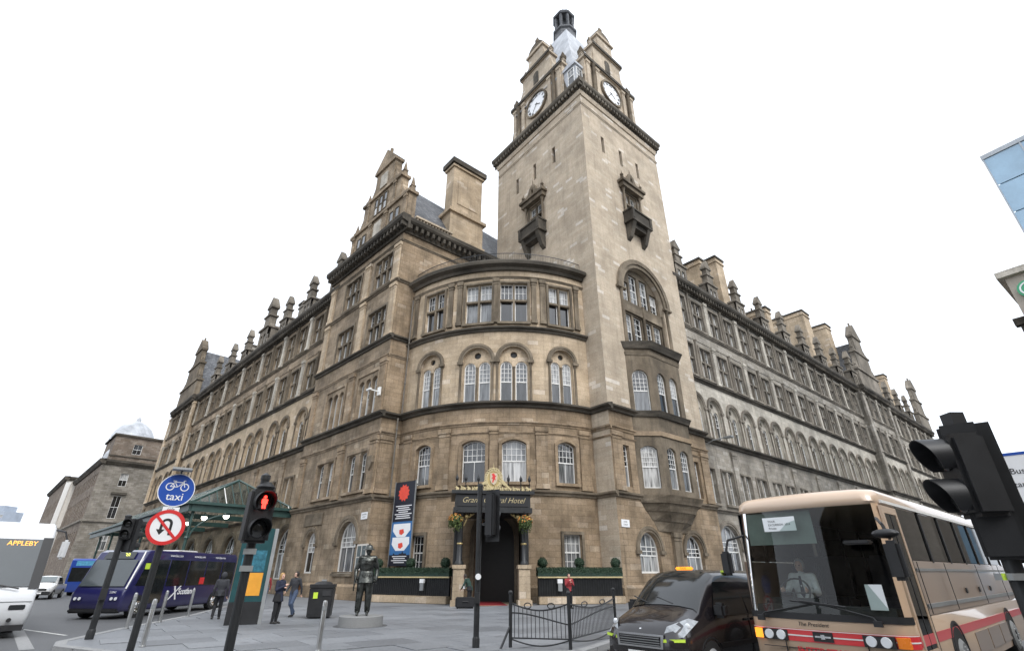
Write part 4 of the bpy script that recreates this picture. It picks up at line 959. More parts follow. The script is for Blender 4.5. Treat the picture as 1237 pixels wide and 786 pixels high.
# ------------------------------------------------------------------ neighbours
def block(name, label, corner, dr, w_r, w_l, h, mats, rows, cols_r, cols_l, extra=None, win=(1.3, 2.3)):
    """corner building: right face runs along dr from the corner, left face runs back-left; rows = sill heights"""
    root = thing(name, label, 'building', (corner[0], corner[1], 0))
    f1 = Frame(corner, dr); f2 = Frame((corner[0]-(-dr[1])*0, corner[1]), (dr[1], -dr[0])) 
    for fr, lo, hi, cols, mt in ((f1, 0, w_r, cols_r, mats[0]), (f2, -w_l, 0, cols_l, mats[1])):
        hs_ = [outline(c, z, win[0], hh) for c in cols for z, hh in rows]
        facade('wall', MB().sheet([(lo,0),(hi,0),(hi,h),(lo,h)], hs_, 0, .35), mt, root, fr)
        for c in cols:
            for z, hh in rows:
                window(root, fr, c, z, win[0], hh, 0, (0.,), (2,1), (2,1), .25)
        facade('cornice', MB().run([(.02,h-.3),(-.3,h-.3),(-.8,h+.3),(-.8,h+.7),(.4,h+.8),(.4,h-.3)], lo-.8 if fr is f2 else lo, hi+(.8 if fr is f2 else 0)), 'stone_sooty', root, fr)
        facade('string_course', MB().run([(.02,h*.48),(-.35,h*.48+.2),(-.35,h*.48+.5),(.02,h*.48+.6)], lo, hi+(.35 if fr is f2 else 0)), 'far_grey_stone', root, fr)
    facade('roof', MB().add([(0,.0,h+.5),(w_r,0,h+.5),(w_r,w_l,h+.5),(0,w_l,h+.5)], [(0,1,2,3)]), 'slate', root, f1)
    return root, f1, f2
dg = (.712, .702)
DB, f1, f2 = block('domed_building', 'grey stone corner building with a pale lead dome on its roof', (-89.4,110), dg, 24, 42, 23.4, ('far_grey_stone','far_brown_stone'), ((6.0,3.6),(12.2,4.6),(18.8,2.7)), (4.6, 11.5), [-2.5-3.1*k for k in range(12)], win=(1.5,2.3))
facade('attic_storey', MB().sheet([(.8,24.1),(20,24.1),(20,29.6),(.8,29.6)], [outline(5.4,25.9,1.7,2.2)], .6, .3), 'far_brown_stone', DB, f1)
facade('attic_side', MB().box(.8, 20, .95, 14, 24.1, 29.6), 'far_brown_stone', DB, f1); window(DB, f1, 5.4, 25.9, 1.7, 2.2, 0, (0.,), (2,1), (2,1), .8)
facade('attic_cornice', MB().box(.4, 20.4, .2, 14, 29.6, 30.0).box(.6, 20.2, .4, .9, 26.0-.9, 25.3), 'stone_sooty', DB, f1)
facade('window_hood', MB().box(3.2, 6.0, -.5, .02, 17.1, 17.5), 'stone_sooty', DB, f1)
prof = [(r_*.86, z_*.88) for r_, z_ in [(5.2,0),(5.1,.8),(4.7,2.2),(3.8,3.8),(2.4,5.0),(.9,5.7),(.6,5.8),(.6,6.4),(.3,6.8),(.05,7.2)]]
facade('dome', MB().lathe((4.6, 7.0, 29.6), prof, 24), 'lead', DB, f1, smooth=50)
facade('dome', MB().lathe((1.6, 5.0, 24.5), [(1.5,0),(1.5,1),(1.2,2.0),(.7,2.8),(.1,3.1)], 16), 'lead', DB, f1, smooth=50)
cp = (-89.4-.702*43, 110+.712*43)
PB, g1, g2 = block('pale_building', 'pale cream building standing beyond the grey domed one', (cp[0]-1.5, cp[1]-1.5), dg, 16, 46, 24.6, ('cream_wall','far_brown_stone'), ((5.5,3.2),(11,3.2),(16.5,3.2)), (4.5, 9.5), [-3-3.6*k for k in range(11)])
for u in (.5, 3, 6.3): facade('giant_pilaster', MB().box(u-.5, u+.5, -.3, .02, 4, 23.8), 'white_paint', PB, g1)
plain('hazy_glass', (.32, .36, .42), .4, var=.2, vscale=.2)
fb = thing('distant_block', 'distant blue grey tower block beyond the white coach', 'building', (-292, 300, 0))
part('wall', MB().box(-8, 8, -6, 6, 0, 33), 'hazy_glass', fb); part('roof_plant', MB().box(-4, 5, -4, 4, 33, 36), 'hazy_glass', fb)
for k in range(9): part('window_band', MB().box(-7.9, 7.9, -6.1, -6.0, 3+k*3.3, 4.6+k*3.3), 'window_pane', fb)
# glass tower across the side street, above the coach
plain('curtain_glass', (.30, .46, .60), .08, var=.25, vscale=.15, spec=.9)
plain('mullion_grey', (.42, .45, .48), .5, var=.1)
GT = thing('glass_tower', 'blue glass office tower with pale mullions above the street', 'building', (51.2, 40, 0))
fg = Frame((51.2, 40), (.57, -.82))
gt_h = 41.8
for j in range(12):
    for i in range(7): facade('glass_panel', MB().box(i*3.0+.06, i*3.0+2.94, -.03, .03, gt_h-3.6*(j+1)+.06, gt_h-3.6*j-.06), 'curtain_glass', GT, fg)
for i in range(8): facade('mullion', MB().box(i*3.0-.06, i*3.0+.06, -.12, .1, 0, gt_h), 'mullion_grey', GT, fg)
facade('core_wall', MB().box(.2, 20.8, .3, 18, 0, gt_h-.4), 'curtain_glass', GT, fg)
facade('parapet', MB().box(-.1, 21.1, -.15, 18.2, gt_h, gt_h+.5), 'mullion_grey', GT, fg)
SB = thing('corner_block', 'beige rendered block with a round green sign high on its wall', 'building', (23.4, 20, 0))
fs = Frame((23.4, 20), (.60, -.80))
plain('beige_render', (.42, .37, .31), .8, var=.12)
facade('wall', MB().box(0, 14, 0, 12, 0, 14.2), 'beige_render', SB, fs); facade('parapet', MB().box(-.25, 14.2, -.25, 12, 14.2, 14.5), 'stone_pale', SB, fs)
plain('sign_green', (.05, .33, .16), .4, var=.05)
sgn = facade('round_sign', MB().prism(circle(.62, 13.35, .42, 28), -.2, -.02), 'sign_green', SB, fs)
link('sign_ring', MB().ring(circle(.62,13.35,.33,28), circle(.62,13.35,.27,28), -.22, -.2).mesh('sign_ring','white_sign'), sgn)
for z in (6, 8, 10, 12): facade('wall_bracket', MB().box(-.45, .0, .4, .8, z, z+.35).box(-.3, 0, .5, .7, z-.5, z), 'stone_sooty', SB, fs)
for z in (1.4, 5.4, 9.2):
    for u in (2.6, 5.4, 8.2, 11.0): window(SB, fs, u, z, 1.4, 2.4, 0, (0.,), (2,1), (2,1), -.05)
# the buildings across the street that close the crossroads behind and beside the camera
OB = thing('opposite_building', 'stone office block across the crossroads from the hotel', 'building', (-8, -9, 0))
fo = Frame((22, -9), (-1, 0))
facade('wall', MB().sheet([(0,0),(48,0),(48,12),(0,12)], [outline(2.5+3.6*i, z, 1.6, 2.4) for i in range(13) for z in (4.5,8.5)], 0, .3), 'stone_grey', OB, fo)
facade('roof', MB().box(0, 48, .3, 16, 0, 12), 'stone_grey', OB, fo)
OC = thing('opposite_building', 'brown stone block across the station street from the hotel', 'building', (-44, 6, 0))
fo2 = Frame((-44, 6), dG[:2])
facade('wall', MB().sheet([(0,0),(90,0),(90,14.5),(0,14.5)], [outline(2.5+3.6*i, z, 1.6, 2.6) for i in range(24) for z in (5,9.5)], 0, .3), 'far_brown_stone', OC, Frame((fo2.pt(90,0).x, fo2.pt(90,0).y), (-dG.x, -dG.y)))
facade('roof', MB().box(0, 90, -14, -.32, 0, 14.5), 'far_brown_stone', OC, fo2)
OD = thing('opposite_building', 'grey stone block along the far kerb of the side street', 'building', (33, 8, 0))
fo3 = Frame((34, 9), (-.5, -.866))
facade('wall', MB().sheet([(0,0),(22,0),(22,20),(0,20)], [outline(2.2+3.4*i, z, 1.6, 2.8) for i in range(6) for z in (5,9.5,14)], 0, .3), 'stone_brown', OD, fo3)
facade('roof', MB().box(0, 22, .3, 14, 0, 20), 'stone_brown', OD, fo3)
# ------------------------------------------------------------------ vehicles (local: front at x=0, body runs to +x, z=0 on the road)
def carpaint(name, col, rough=.28, dirt=.25):
    m, t, b = nodes(name); MATS[name] = m
    tc = N(t, 'TexCoord'); sx = N(t, 'SeparateXYZ'); t.links.new(tc.outputs['Object'], sx.inputs[0])
    no = N(t, 'TexNoise', Scale=2.2, Detail=7.0, Roughness=.7); t.links.new(tc.outputs['Object'], no.inputs['Vector'])
    mr = N(t, 'MapRange'); mr.inputs[1].default_value = 1.1; mr.inputs[2].default_value = .2; t.links.new(sx.outputs[2], mr.inputs[0])
    mu = N(t, 'Math', operation='MULTIPLY'); t.links.new(mr.outputs[0], mu.inputs[0]); t.links.new(no.outputs['Fac'], mu.inputs[1])
    m2 = N(t, 'Math', operation='MULTIPLY'); m2.inputs[1].default_value = dirt*1.6; t.links.new(mu.outputs[0], m2.inputs[0])
    c = mixc(t, col, (.13, .115, .095), m2.outputs[0]); t.links.new(c.outputs[0], b.inputs['Base Color'])
    b.inputs['Roughness'].default_value = rough; b.inputs['Coat Weight'].default_value = .6; b.inputs['Coat Roughness'].default_value = .05
carpaint('coach_cream', (.52, .37, .25), .34, .6); carpaint('coach_cream_shaded', (.26, .185, .135), .3, .6); carpaint('coach_roof', (.60, .45, .33)); carpaint('coach_red', (.62, .03, .035), .28, .12); carpaint('coach_white', (.70, .71, .72))  # darker flank tone: the coach cream with street shade painted in
carpaint('bus_purple', (.011, .011, .075)); carpaint('taxi_black', (.012, .010, .012), .2, .12); carpaint('bus_blue', (.02, .06, .30)); carpaint('car_white', (.72, .72, .72))
plain('dark_glass', (.012, .014, .015), .05, var=.3, spec=.8)
plain('bus_glass', (.05, .06, .065), .06, var=.05, spec=.8)
plain('grey_glass', (.13, .155, .16), .06, var=.04, spec=.8)
plain('lamp_clear', (.72, .74, .76), .12, var=.1, spec=.8)
plain('headlamp_grey', (.30, .32, .34), .1, var=.4, vscale=14, spec=.9)
plain('chrome', (.75, .75, .75), .12, metal=1., var=.05)
plain('lamp_orange', (.85, .22, .01), .25, var=.1); plain('lamp_lit_orange', (.9, .30, .02), .3, var=0, emit=.9)
plain('hi_vis', (.55, .75, .06), .5, var=.05); plain('paper', (.80, .83, .84), .6, var=.04); plain('interior', (.03, .03, .032), .8, var=.3)
plain('seat_cloth', (.05, .045, .06), .9, var=.3); plain('blind_green', (.16, .20, .18), .6, var=.15); plain('led_orange', (1., .42, .08), .4, var=0, emit=1.2); plain('led_yellow', (.75, .8, .15), .4, var=0, emit=.9)
plain('poster_green', (.30, .50, .07), .5, var=.35, vscale=6); plain('poster_cyan', (.07, .27, .42), .5, var=.3, vscale=5); plain('pink', (.75, .08, .45), .5, var=.1)
def roundrect(x0, x1, z0, z1, r, n=4):
    rr = r if isinstance(r, (list, tuple)) else (r,)*4; pts = []
    for (cx_, cz_, a0, q) in ((x0+rr[0], z0+rr[0], 180, rr[0]), (x1-rr[1], z0+rr[1], 270, rr[1]), (x1-rr[2], z1-rr[2], 0, rr[2]), (x0+rr[3], z1-rr[3], 90, rr[3])):
        for k in range(n+1):
            a = math.radians(a0+90*k/n); pts.append((cx_+q*math.cos(a), cz_+q*math.sin(a)))
    return pts
def slab_body(prof, w, r):
    """side outline (x,z) swept across the width with rounded flanks"""
    x0 = min(p[0] for p in prof); x1 = max(p[0] for p in prof); z0 = min(p[1] for p in prof); z1 = max(p[1] for p in prof)
    mx, mz = (x0+x1)/2, (z0+z1)/2; m = MB(); n = len(prof)
    def ringat(y, d): return [(mx+(x-mx)*(1-2*d/(x1-x0)), y, mz+(z-mz)*(1-2*d/(z1-z0))) for x, z in prof]
    rings = [ringat(-w+r*(1-math.cos(t)), r*(1-math.sin(t))) for t in [math.pi/2*k/4 for k in range(5)]]
    rings += [[(x, -yy, z) for x, yy, z in y] for y in rings[::-1]]
    v = [p for rg in rings for p in rg]; f = []
    for j in range(len(rings)-1):
        for i in range(n): f.append((j*n+i, j*n+(i+1) % n, (j+1)*n+(i+1) % n, (j+1)*n+i))
    f += [tuple(range(n-1,-1,-1)), tuple(range((len(rings)-1)*n, len(rings)*n))]
    return m.add(v, f)
def wheel(parent, x, flank, r=.46, w=.28, rim='galv', side=-1):
    """wheel standing a finger proud of the flank at y = side*flank, in a dark arch"""
    o = link('wheel', proto(('tyre', r, w), lambda: MB().ring(circle(0,0,r,28), circle(0,0,r*.62,28), -w/2, w/2), 'rubber', smooth=35), parent)
    o.location = (x, side*(flank+.016-w/2), r)
    def rimm():
        m = MB(); n = 20
        for a, b, ya, yb in ((.64, .5, .0, .045), (.5, .22, .045, .03), (.22, .0001, .01, .0)):
            A_, B_ = circle(0,0,r*a,n), circle(0,0,r*b,n)
            m.add([(x_,-ya,z_) for x_,z_ in A_]+[(x_,-yb,z_) for x_,z_ in B_], [(i,(i+1)%n,(i+1)%n+n,i+n) for i in range(n)])
        for k in range(8): m.ball((r*.36*math.cos(k*.785), -.04, r*.36*math.sin(k*.785)), .02, 6, 4)
        return m
    k = link('rim', proto(('rim', r, w), rimm, rim, smooth=35), o); k.location.y = side*(w/2-.002)
    if side > 0: k.rotation_euler = (0, 0, math.pi)
    top = [(1.2*r*math.cos(math.pi*j/16), 1.2*r*math.sin(math.pi*j/16)) for j in range(17)]; inn = [(1.1*p, 1.1*q) for p, q in [(r*math.cos(math.pi*j/16), r*math.sin(math.pi*j/16)) for j in range(17)]]
    a = link('wheel_arch', proto(('arch', r), lambda: MB().band(top, inn, -.008, .008), 'black_plastic'), o); a.location.y = side*(w/2-.008)
    h = link('wheel_well', proto(('well', r), lambda: MB().add([(x_, 0, z_) for x_, z_ in inn+[(-1.1*r,-r*.4),(1.1*r,-r*.4)]], [tuple(range(19))]), 'interior'), o); h.location.y = side*(w/2-.011)
    return o
def vehicle(name, label, cat, loc, rz, group=None): return thing(name, label, cat, (loc[0], loc[1], -.12), rz, group)
def plate(parent, x, y, z, txt, mat='white_sign', w=.52):
    p = part('number_plate', MB().box(-.012, 0, -w/2, w/2, -.055, .055), mat, parent); p.location = (x, y, z)
    if txt:
        t = link('plate_lettering', text_mesh(txt, .085, 'black_sign', depth=.001), p); t.rotation_euler = (0,0,-math.pi/2); t.location = (-.0145, 0, 0)
    return p
# ---- cream and red coach, nearest vehicle
CO = vehicle('touring_coach', 'cream touring coach with red waistband and its driver at the wheel', 'coach', (5.10, 9.52), math.radians(41.4))
Wc, Lc, Hc = 1.24, 11.2, 3.17
def plan(w, x0, r, bow, L=Lc, rear=.15):
    pts = []
    for k in range(7):                                     # right front corner to left front corner
        a = math.radians(90*k/6); pts.append((x0+bow+r-r*math.sin(a), -w+r-r*math.cos(a)))
    for k in range(1, 8): y = -w+r+(2*w-2*r)*k/8; pts.append((x0+bow*((y/(w-r))**2), y))
    for k in range(7):
        a = math.radians(90*k/6); pts.append((x0+bow+r-r*math.cos(a), w-r+r*math.sin(a)))
    return pts + [(L-rear, w), (L, w-rear), (L, -w+rear), (L-rear, -w)]
def tier(rings):
    """stack of plan outlines (pts, z)"""
    m = MB(); n = len(rings[0][0]); v = [(x, y, z) for p, z in rings for x, y in p]; f = []
    for j in range(len(rings)-1):
        for i in range(n): f.append((j*n+i, j*n+(i+1) % n, (j+1)*n+(i+1) % n, (j+1)*n+i))
    f += [tuple(range(n-1,-1,-1)), tuple(range((len(rings)-1)*n, len(rings)*n))]
    return m.add(v, f)
FR_N = 21                                                   # front points in a plan outline
part('lower_body', tier([(plan(Wc-.03, .05, .2, .1), .28), (plan(Wc, 0, .22, .1), .5), (plan(Wc, .0, .22, .1), 1.16), (plan(Wc-.03, .06, .22, .1), 1.2)]), 'coach_cream', CO, smooth=40)
rp = [(plan(Wc-.02, .20, .28, .1), 2.88), (plan(Wc, .17, .28, .1), 2.93), (plan(Wc-.01, .20, .3, .1), 3.05), (plan(Wc-.08, .28, .3, .1), 3.13), (plan(Wc-.25, .45, .3, .1), Hc)]
part('roof', tier(rp), 'coach_roof', CO, smooth=50)
part('roof_gutter', MB().box(.5, Lc-.2, -Wc-.025, -Wc+.02, 2.9, 2.95), 'white_paint', CO)
wa, wb = plan(Wc-.01, .03, .22, .1)[:FR_N], plan(Wc-.025, .185, .27, .1)[:FR_N]
m = MB().add([(x, y, 1.2) for x, y in wa]+[(x, y, 2.88) for x, y in wb], [(i, i+1, i+1+FR_N, i+FR_N) for i in range(2, FR_N-3)])
part('windscreen', m, 'vehicle_glass', CO, smooth=60)
m = MB()
for i0, i1 in ((0, 3), (FR_N-4, FR_N-1)):
    m.add([(x, y, 1.2) for x, y in wa[i0:i1+1]]+[(x, y, 2.9) for x, y in wb[i0:i1+1]], [(i, i+1, i+2+(i1-i0), i+1+(i1-i0)) for i in range(i1-i0)])
for nm, i0, i1 in (('windscreen_pillar', 0, 3), ('windscreen_pillar', FR_N-4, FR_N-1)):
    k = i1-i0+1; q = MB().add([(x-.004, y, 1.2) for x, y in wa[i0:i1+1]]+[(x-.004, y, 2.9) for x, y in wb[i0:i1+1]], [(i, i+1, i+1+k, i+k) for i in range(k-1)])
    part(nm, q, 'coach_cream' if i0 == 0 else 'black_plastic', CO, smooth=60)
sr = lambda z, t: [(x-.012, y*1.004, z) for x, y in (plan(Wc, .0 if z < 1.17 else .02, .22, .1)[:FR_N])]
def wrap(z0, z1, off, mat, nm, i0=0, i1=FR_N-1):
    p = plan(Wc+off, -off, .22+off, .1)[i0:i1+1]; n = len(p)
    return part(nm, MB().add([(x, y, z0) for x, y in p]+[(x, y, z1) for x, y in p], [(i, i+1, i+1+n, i+n) for i in range(n-1)]), mat, CO, smooth=60)
wrap(1.12, 1.22, .012, 'black_plastic', 'windscreen_seal'); wrap(.80, .98, .008, 'coach_red', 'red_band'); wrap(.965, .975, .012, 'white_paint', 'pinstripe'); wrap(.28, .42, .01, 'black_plastic', 'front_bumper')
wrap(.875, .895, .013, 'white_paint', 'pinstripe')
for s in (-1, 1):
    part('red_side_band', MB().box(.35, Lc-.2, s*Wc-(.008 if s < 0 else 0), s*Wc+(.008 if s > 0 else 0), .82, .96), 'coach_red', CO)
    part('side_panel', MB().box(1.35 if s < 0 else .32, Lc-.1, s*Wc-.0 if s < 0 else s*Wc-.05, s*Wc+.05 if s < 0 else s*Wc, 1.2, 2.02), 'coach_cream_shaded', CO)  # shade on the flank is put into this panel's colour
    part('side_moulding', MB().box(1.4, Lc-.2, s*(Wc+.012)-.012, s*(Wc+.012)+.012, 1.3, 1.36), 'galv', CO)
    part('side_moulding', MB().box(1.4, Lc-.2, s*(Wc+.012)-.012, s*(Wc+.012)+.012, 1.86, 1.9), 'galv', CO)
    xs = [.36, 1.3, 2.85, 4.4, 5.95, 7.5, 9.05, 10.7]
    for a, b in zip(xs, xs[1:]):
        if a < .5 and s < 0: continue
        part('side_window', MB().box(a+.03, b-.03, s*(Wc-.02)-.008, s*(Wc-.02)+.008, 2.03, 2.88), 'dark_vehicle_glass', CO)
        part('window_pillar', MB().box(b-.05, b+.05, s*(Wc-.01)-.02, s*(Wc-.01)+.02, 2.0, 2.9), 'black_plastic', CO)
for x in (2.75, 8.6):
    for s in (-1, 1): wheel(CO, x, Wc, .48, .3, side=s)
for x in (4.2, 5.6, 7.0): part('locker_door', MB().box(x+.02, x+1.32, -Wc-.012, -Wc+.005, .42, .78), 'coach_cream_shaded', CO); part('locker_handle', MB().box(x+.6, x+.72, -Wc-.025, -Wc-.01, 1.45, 1.55), 'black_plastic', CO)
# passenger door on the visible flank
dr_ = part('passenger_door', MB().ring([(.42,.35),(1.3,.35),(1.3,2.86),(.42,2.86)], [(.52,.75),(1.2,.75),(1.2,2.74),(.52,2.74)], -Wc-.012, -Wc+.03), 'coach_cream', CO)
link('door_glass', MB().box(.53, 1.19, -Wc-.004, -Wc+.004, .76, 2.73).mesh('door_glass', 'dark_vehicle_glass'), dr_)
link('door_seal', MB().box(1.3, 1.34, -Wc-.014, -Wc+.01, .32, 2.88).box(.85, .88, -Wc-.01, -Wc+.012, .76, 2.73).mesh('door_seal', 'black_plastic'), dr_)
# lamps, badge, wipers, mirrors, papers
for s in (-1, 1):
    hl_ = part('headlamp', MB().box(.03, .1, s*.78-.21, s*.78+.21, .8, .955), 'black_plastic', CO); hl_.location.x = -.02-.0
    for q in (-.1, .1): link('lamp_lens', MB().cyl((.005, s*.78+q, .878), (.03, s*.78+q, .878), .07, .075, 14).mesh('lamp_lens', 'lamp_clear', smooth=40), hl_)
    part('indicator', MB().box(.06, .16, s*1.08-.09, s*1.08+.07, .805, .95), 'lamp_lit_orange' if s > 0 else 'lamp_orange', CO)
bd = part('badge', MB().box(-.02, .02, -.15, .15, .82, .955), 'black_plastic', CO)
link('badge_bar', MB().box(-.026, -.02, -.12, .12, .875, .9).box(-.027, -.02, -.03, .03, .855, .92).mesh('badge_bar', 'chrome'), bd)
t = lettering('coach_name', 'The President', .085, 'black_sign', CO, (-.004, .12, 1.055), -math.pi/2, shear=.3, depth=.001)
t = lettering('coach_lettering', 'INTERSTATE', .16, 'coach_red', CO, (-.004, .0, .66), -math.pi/2, depth=.002, bold=.006)
for y0, y1, y2 in ((.05, .82, .95), (-.1, -.75, -.85)):
    part('wiper', MB().tube([(-.035, y2, 1.13), (-.01, (y1+y2)/2, 1.2), (.01, y0, 1.36)], .014, 6).box(-.05, .0, y2-.06, y2+.06, 1.08, 1.16), 'black_plastic', CO)
    part('wiper_blade', MB().tube([(.0, y0+.35, 1.40), (.0, y0-.35, 1.33)], .016, 6), 'black_plastic', CO)
m = MB().box(-.14, .06, -.11, .11, -.30, .26)
mr_ = part('mirror', m, 'black_plastic', CO, bevel=.05); mr_.location = (-.12, -1.38, 2.02)
link('mirror_arm', MB().tube([(.05,.02,.28),(.1,.08,.5),(.35,.2,.62)], .025, 6).mesh('mirror_arm', 'black_plastic'), mr_)
link('mirror_cap', MB().ball((.0,.05,.36), .12, 10, 6, (1,1.6,.6)).mesh('mirror_cap', 'black_plastic', smooth=50), mr_)
part('mirror_hood', MB().box(-.22, .0, -1.1, -.72, 2.24, 2.3), 'black_plastic', CO, bevel=.02)
m2 = part('mirror', MB().box(-.1, .05, -.09, .09, -.22, .2), 'black_plastic', CO, bevel=.04); m2.location = (-.02, 1.4, 2.0)
link('mirror_arm', MB().tube([(0,0,.2),(.05,-.05,.4),(.3,-.26,.48)], .022, 6).mesh('mirror_arm', 'black_plastic'), m2)
pp = part('windscreen_notice', MB().box(.17, .174, .08, .66, 2.52, 2.76), 'paper', CO)
for k, (tx, y, z) in enumerate((('TOUR', .5, 2.69), ('EXCURSION', .43, 2.63), ('Private', .5, 2.57), ('1014', .22, 2.63))): lettering('notice_lettering', tx, .05, 'black_sign', pp, (.168, y, z), -math.pi/2, depth=.0005)
part('windscreen_notice', MB().box(.14, .146, -1.0, -.76, 1.3, 1.66), 'paper', CO)
part('sun_blind', MB().box(.33, .335, -.15, 1.05, 2.3, 2.86), 'blind_green', CO)
for y in (-.62, .62): part('panel_gap', MB().box(-.006, .02, y-.005, y+.005, .42, .8), 'black_plastic', CO)
part('panel_gap', MB().box(-.008, .03, -1.0, 1.0, .70, .708), 'black_plastic', CO)
for x in (1.38, 3.4, 6.5, 9.5): part('panel_gap', MB().box(x, x+.012, -Wc-.056, -Wc-.045, 1.22, 2.0), 'black_plastic', CO)
# cab
part('floor', MB().box(.2, Lc-.2, -Wc+.05, Wc-.05, .9, .96), 'interior', CO); part('dashboard', MB().box(.2, .62, -1.08, 1.08, 1.2, 1.32).box(.55, .75, .15, 1.05, 1.2, 1.42), 'interior', CO)
part('rear_bulkhead', MB().box(Lc-.35, Lc-.3, -1.15, 1.15, .96, 2.9), 'interior', CO)
ds = part('driver_seat', MB().box(1.0, 1.5, .33, .83, .96, 1.28).box(1.42, 1.56, .33, .83, 1.28, 2.0), 'seat_cloth', CO, bevel=.04)
for k in range(7):
    for y in (-.62, .62):
        x = 2.3+k*1.15; part('seat', MB().box(x, x+.5, y-.45, y+.45, 1.0, 1.4).box(x+.42, x+.58, y-.45, y+.45, 1.4, 2.15), 'seat_cloth', CO, bevel=.05)
sw = part('steering_wheel', MB().tube([(.27*math.cos(a)*.5, .27*math.sin(a), .27*math.cos(a)*.86) for a in [2*math.pi*k/20 for k in range(21)]], .016, 6).cyl((0,0,0),(-.2,0,-.25),.03,n=6).cyl((0,-.26,0),(0,.26,0),.014,n=5), 'black_plastic', CO); sw.location = (.72, .58, 1.5)

# ---- black people-carrier taxi
TX = vehicle('black_taxi', 'black people carrier taxi with lit orange roof sign beside the cream coach', 'taxi', (2.5, 11.35), math.radians(40.6))
def section(x, zb, zs, zt, wb, ws, wt, crown=.04):
    """half section: sill, flank, shoulder, roof edge, crown"""
    h = [(wb*.9, zb), (wb, zb+.1), (ws, (zb+zs)/2+.05), (ws*.985, zs), (wt+(ws-wt)*.35, zs+(zt-zs)*.62), (wt, zt-.07), (wt-.08, zt-.015), (wt*.5, zt+crown*.7), (0, zt+crown)]
    return [(x, -y, z) for y, z in h] + [(x, y, z) for y, z in h[-2::-1]]
def loft(secs):
    m = MB(); n = len(secs[0]); v = [p for s in secs for p in s]; f = []
    for j in range(len(secs)-1):
        for i in range(n): f.append((j*n+i, j*n+(i+1) % n, (j+1)*n+(i+1) % n, (j+1)*n+i))
    f += [tuple(range(n-1,-1,-1)), tuple(range((len(secs)-1)*n, len(secs)*n))]
    return m.add(v, f)
ST = [(.0,.30,.62,.80,.60,.66,.56,.02), (.1,.24,.66,.90,.80,.86,.72,.03), (.3,.2,.7,1.0,.9,.94,.8,.04), (.58,.2,.78,1.09,.93,.95,.82,.04), (.86,.2,.9,1.19,.94,.955,.80,.04), (1.12,.2,1.0,1.42,.94,.955,.77,.03), (1.46,.2,1.02,1.70,.94,.955,.74,.03), (1.78,.2,1.03,1.83,.94,.955,.73,.035), (2.7,.2,1.03,1.86,.94,.955,.73,.04), (4.4,.2,1.03,1.85,.94,.95,.73,.04), (4.75,.22,1.02,1.78,.92,.93,.70,.03), (4.85,.35,1.0,1.7,.86,.9,.66,.02)]
SEC = [section(*s) for s in ST]
part('body', loft(SEC), 'taxi_black', TX, smooth=50)
def lerp3(a, b, t): return tuple(a[i]+(b[i]-a[i])*t for i in range(3))
def patch(ia, ib, ja, jb, off, mat, nm, ta=0., tb=1., parent=None, up=.012):
    """panel lying just proud of the loft between stations ia..ib and section points ja..jb"""
    S0 = [[lerp3(SEC[i][j], SEC[i][j], 0) for j in range(ja, jb+1)] for i in range(ia, ib+1)]
    v = [p for r_ in S0 for p in r_]; k = jb-ja+1; o = []
    for x, y, z in v: o.append((x-up*(1 if ib <= 7 and off == 0 else 0), y+off*(1 if y > 0 else -1), z+(up if off == 0 else 0)))
    return part(nm, MB().add(o, [(a*k+b, a*k+b+1, (a+1)*k+b+1, (a+1)*k+b) for a in range(ib-ia) for b in range(k-1)]), mat, TX, smooth=60)
patch(4, 7, 5, 11, 0, 'dark_glass', 'windscreen')
def sidepane(xa, xb, za, zb, s, slant=0.):
    yy = lambda z: s*(.955-(z-1.0)*.30+.012)
    return part('side_window', MB().add([(xa,yy(za),za),(xb,yy(za),za),(xb,yy(zb),zb),(xa+slant,yy(zb),zb)], [(0,1,2,3)]), 'dark_glass', TX)
for s in (-1, 1):
    sidepane(1.2, 2.55, 1.06, 1.66, s, .46); sidepane(2.65, 3.65, 1.06, 1.68, s); sidepane(3.75, 4.62, 1.06, 1.66, s)
    part('door_seam', MB().box(2.6, 2.612, s*.957-.006, s*.957+.006, .35, 1.05), 'black_plastic', TX)
    part('door_handle', MB().box(2.4, 2.56, s*.965-.02, s*.965+.02, .93, .97), 'black_plastic', TX); part('door_handle', MB().box(2.72, 2.88, s*.965-.02, s*.965+.02, .93, .97), 'black_plastic', TX)
    part('side_trim', MB().box(1.3, 4.5, s*.956-.02, s*.956+.014, .52, .6), 'black_plastic', TX)
    mm = part('mirror', MB().box(-.1,.1,-.12,.12,-.13,.13), 'black_plastic', TX, bevel=.05); mm.location = (1.3, s*1.06, 1.16)
    h = part('headlamp', MB().add([(.02,s*.50,.72),(.16,s*.86,.74),(.62,s*.93,.98),(.50,s*.80,1.03),(.10,s*.56,.90)], [(0,1,2,3,4)]), 'headlamp_grey', TX); h.location = (-.02, s*.022, .015)
    for q, zz in ((.66,.84), (.80,.90)): link('lamp_lens', MB().ball((.1+(q-.5)*.9, s*(q+.035), zz), .06, 12, 8, (.5,1,1)).mesh('lamp_lens', 'lamp_clear', smooth=60), h)
    part('running_strip', MB().add([(-.02,s*.5,.66),(.13,s*.90,.68),(.14,s*.90,.73),(-.02,s*.5,.71)], [(0,1,2,3)]), 'hi_vis', TX).location = (-.01, s*.02, 0)
    for x in (.95, 3.95): wheel(TX, x, .945, .33, .22, side=s)
part('grille', MB().box(-.03, .05, -.46, .46, .58, .74), 'black_plastic', TX)
for k in range(4): part('grille_bar', MB().box(-.04, -.03, -.46, .46, .595+k*.04, .605+k*.04), 'chrome' if k == 3 else 'galv', TX)
part('grille_surround', MB().ring([(-.52,.55),(.52,.55),(.56,.78),(-.56,.78)], [(-.47,.58),(.47,.58),(.49,.745),(-.49,.745)], -.03, .03).move(0,0,0,-math.pi/2), 'chrome', TX)
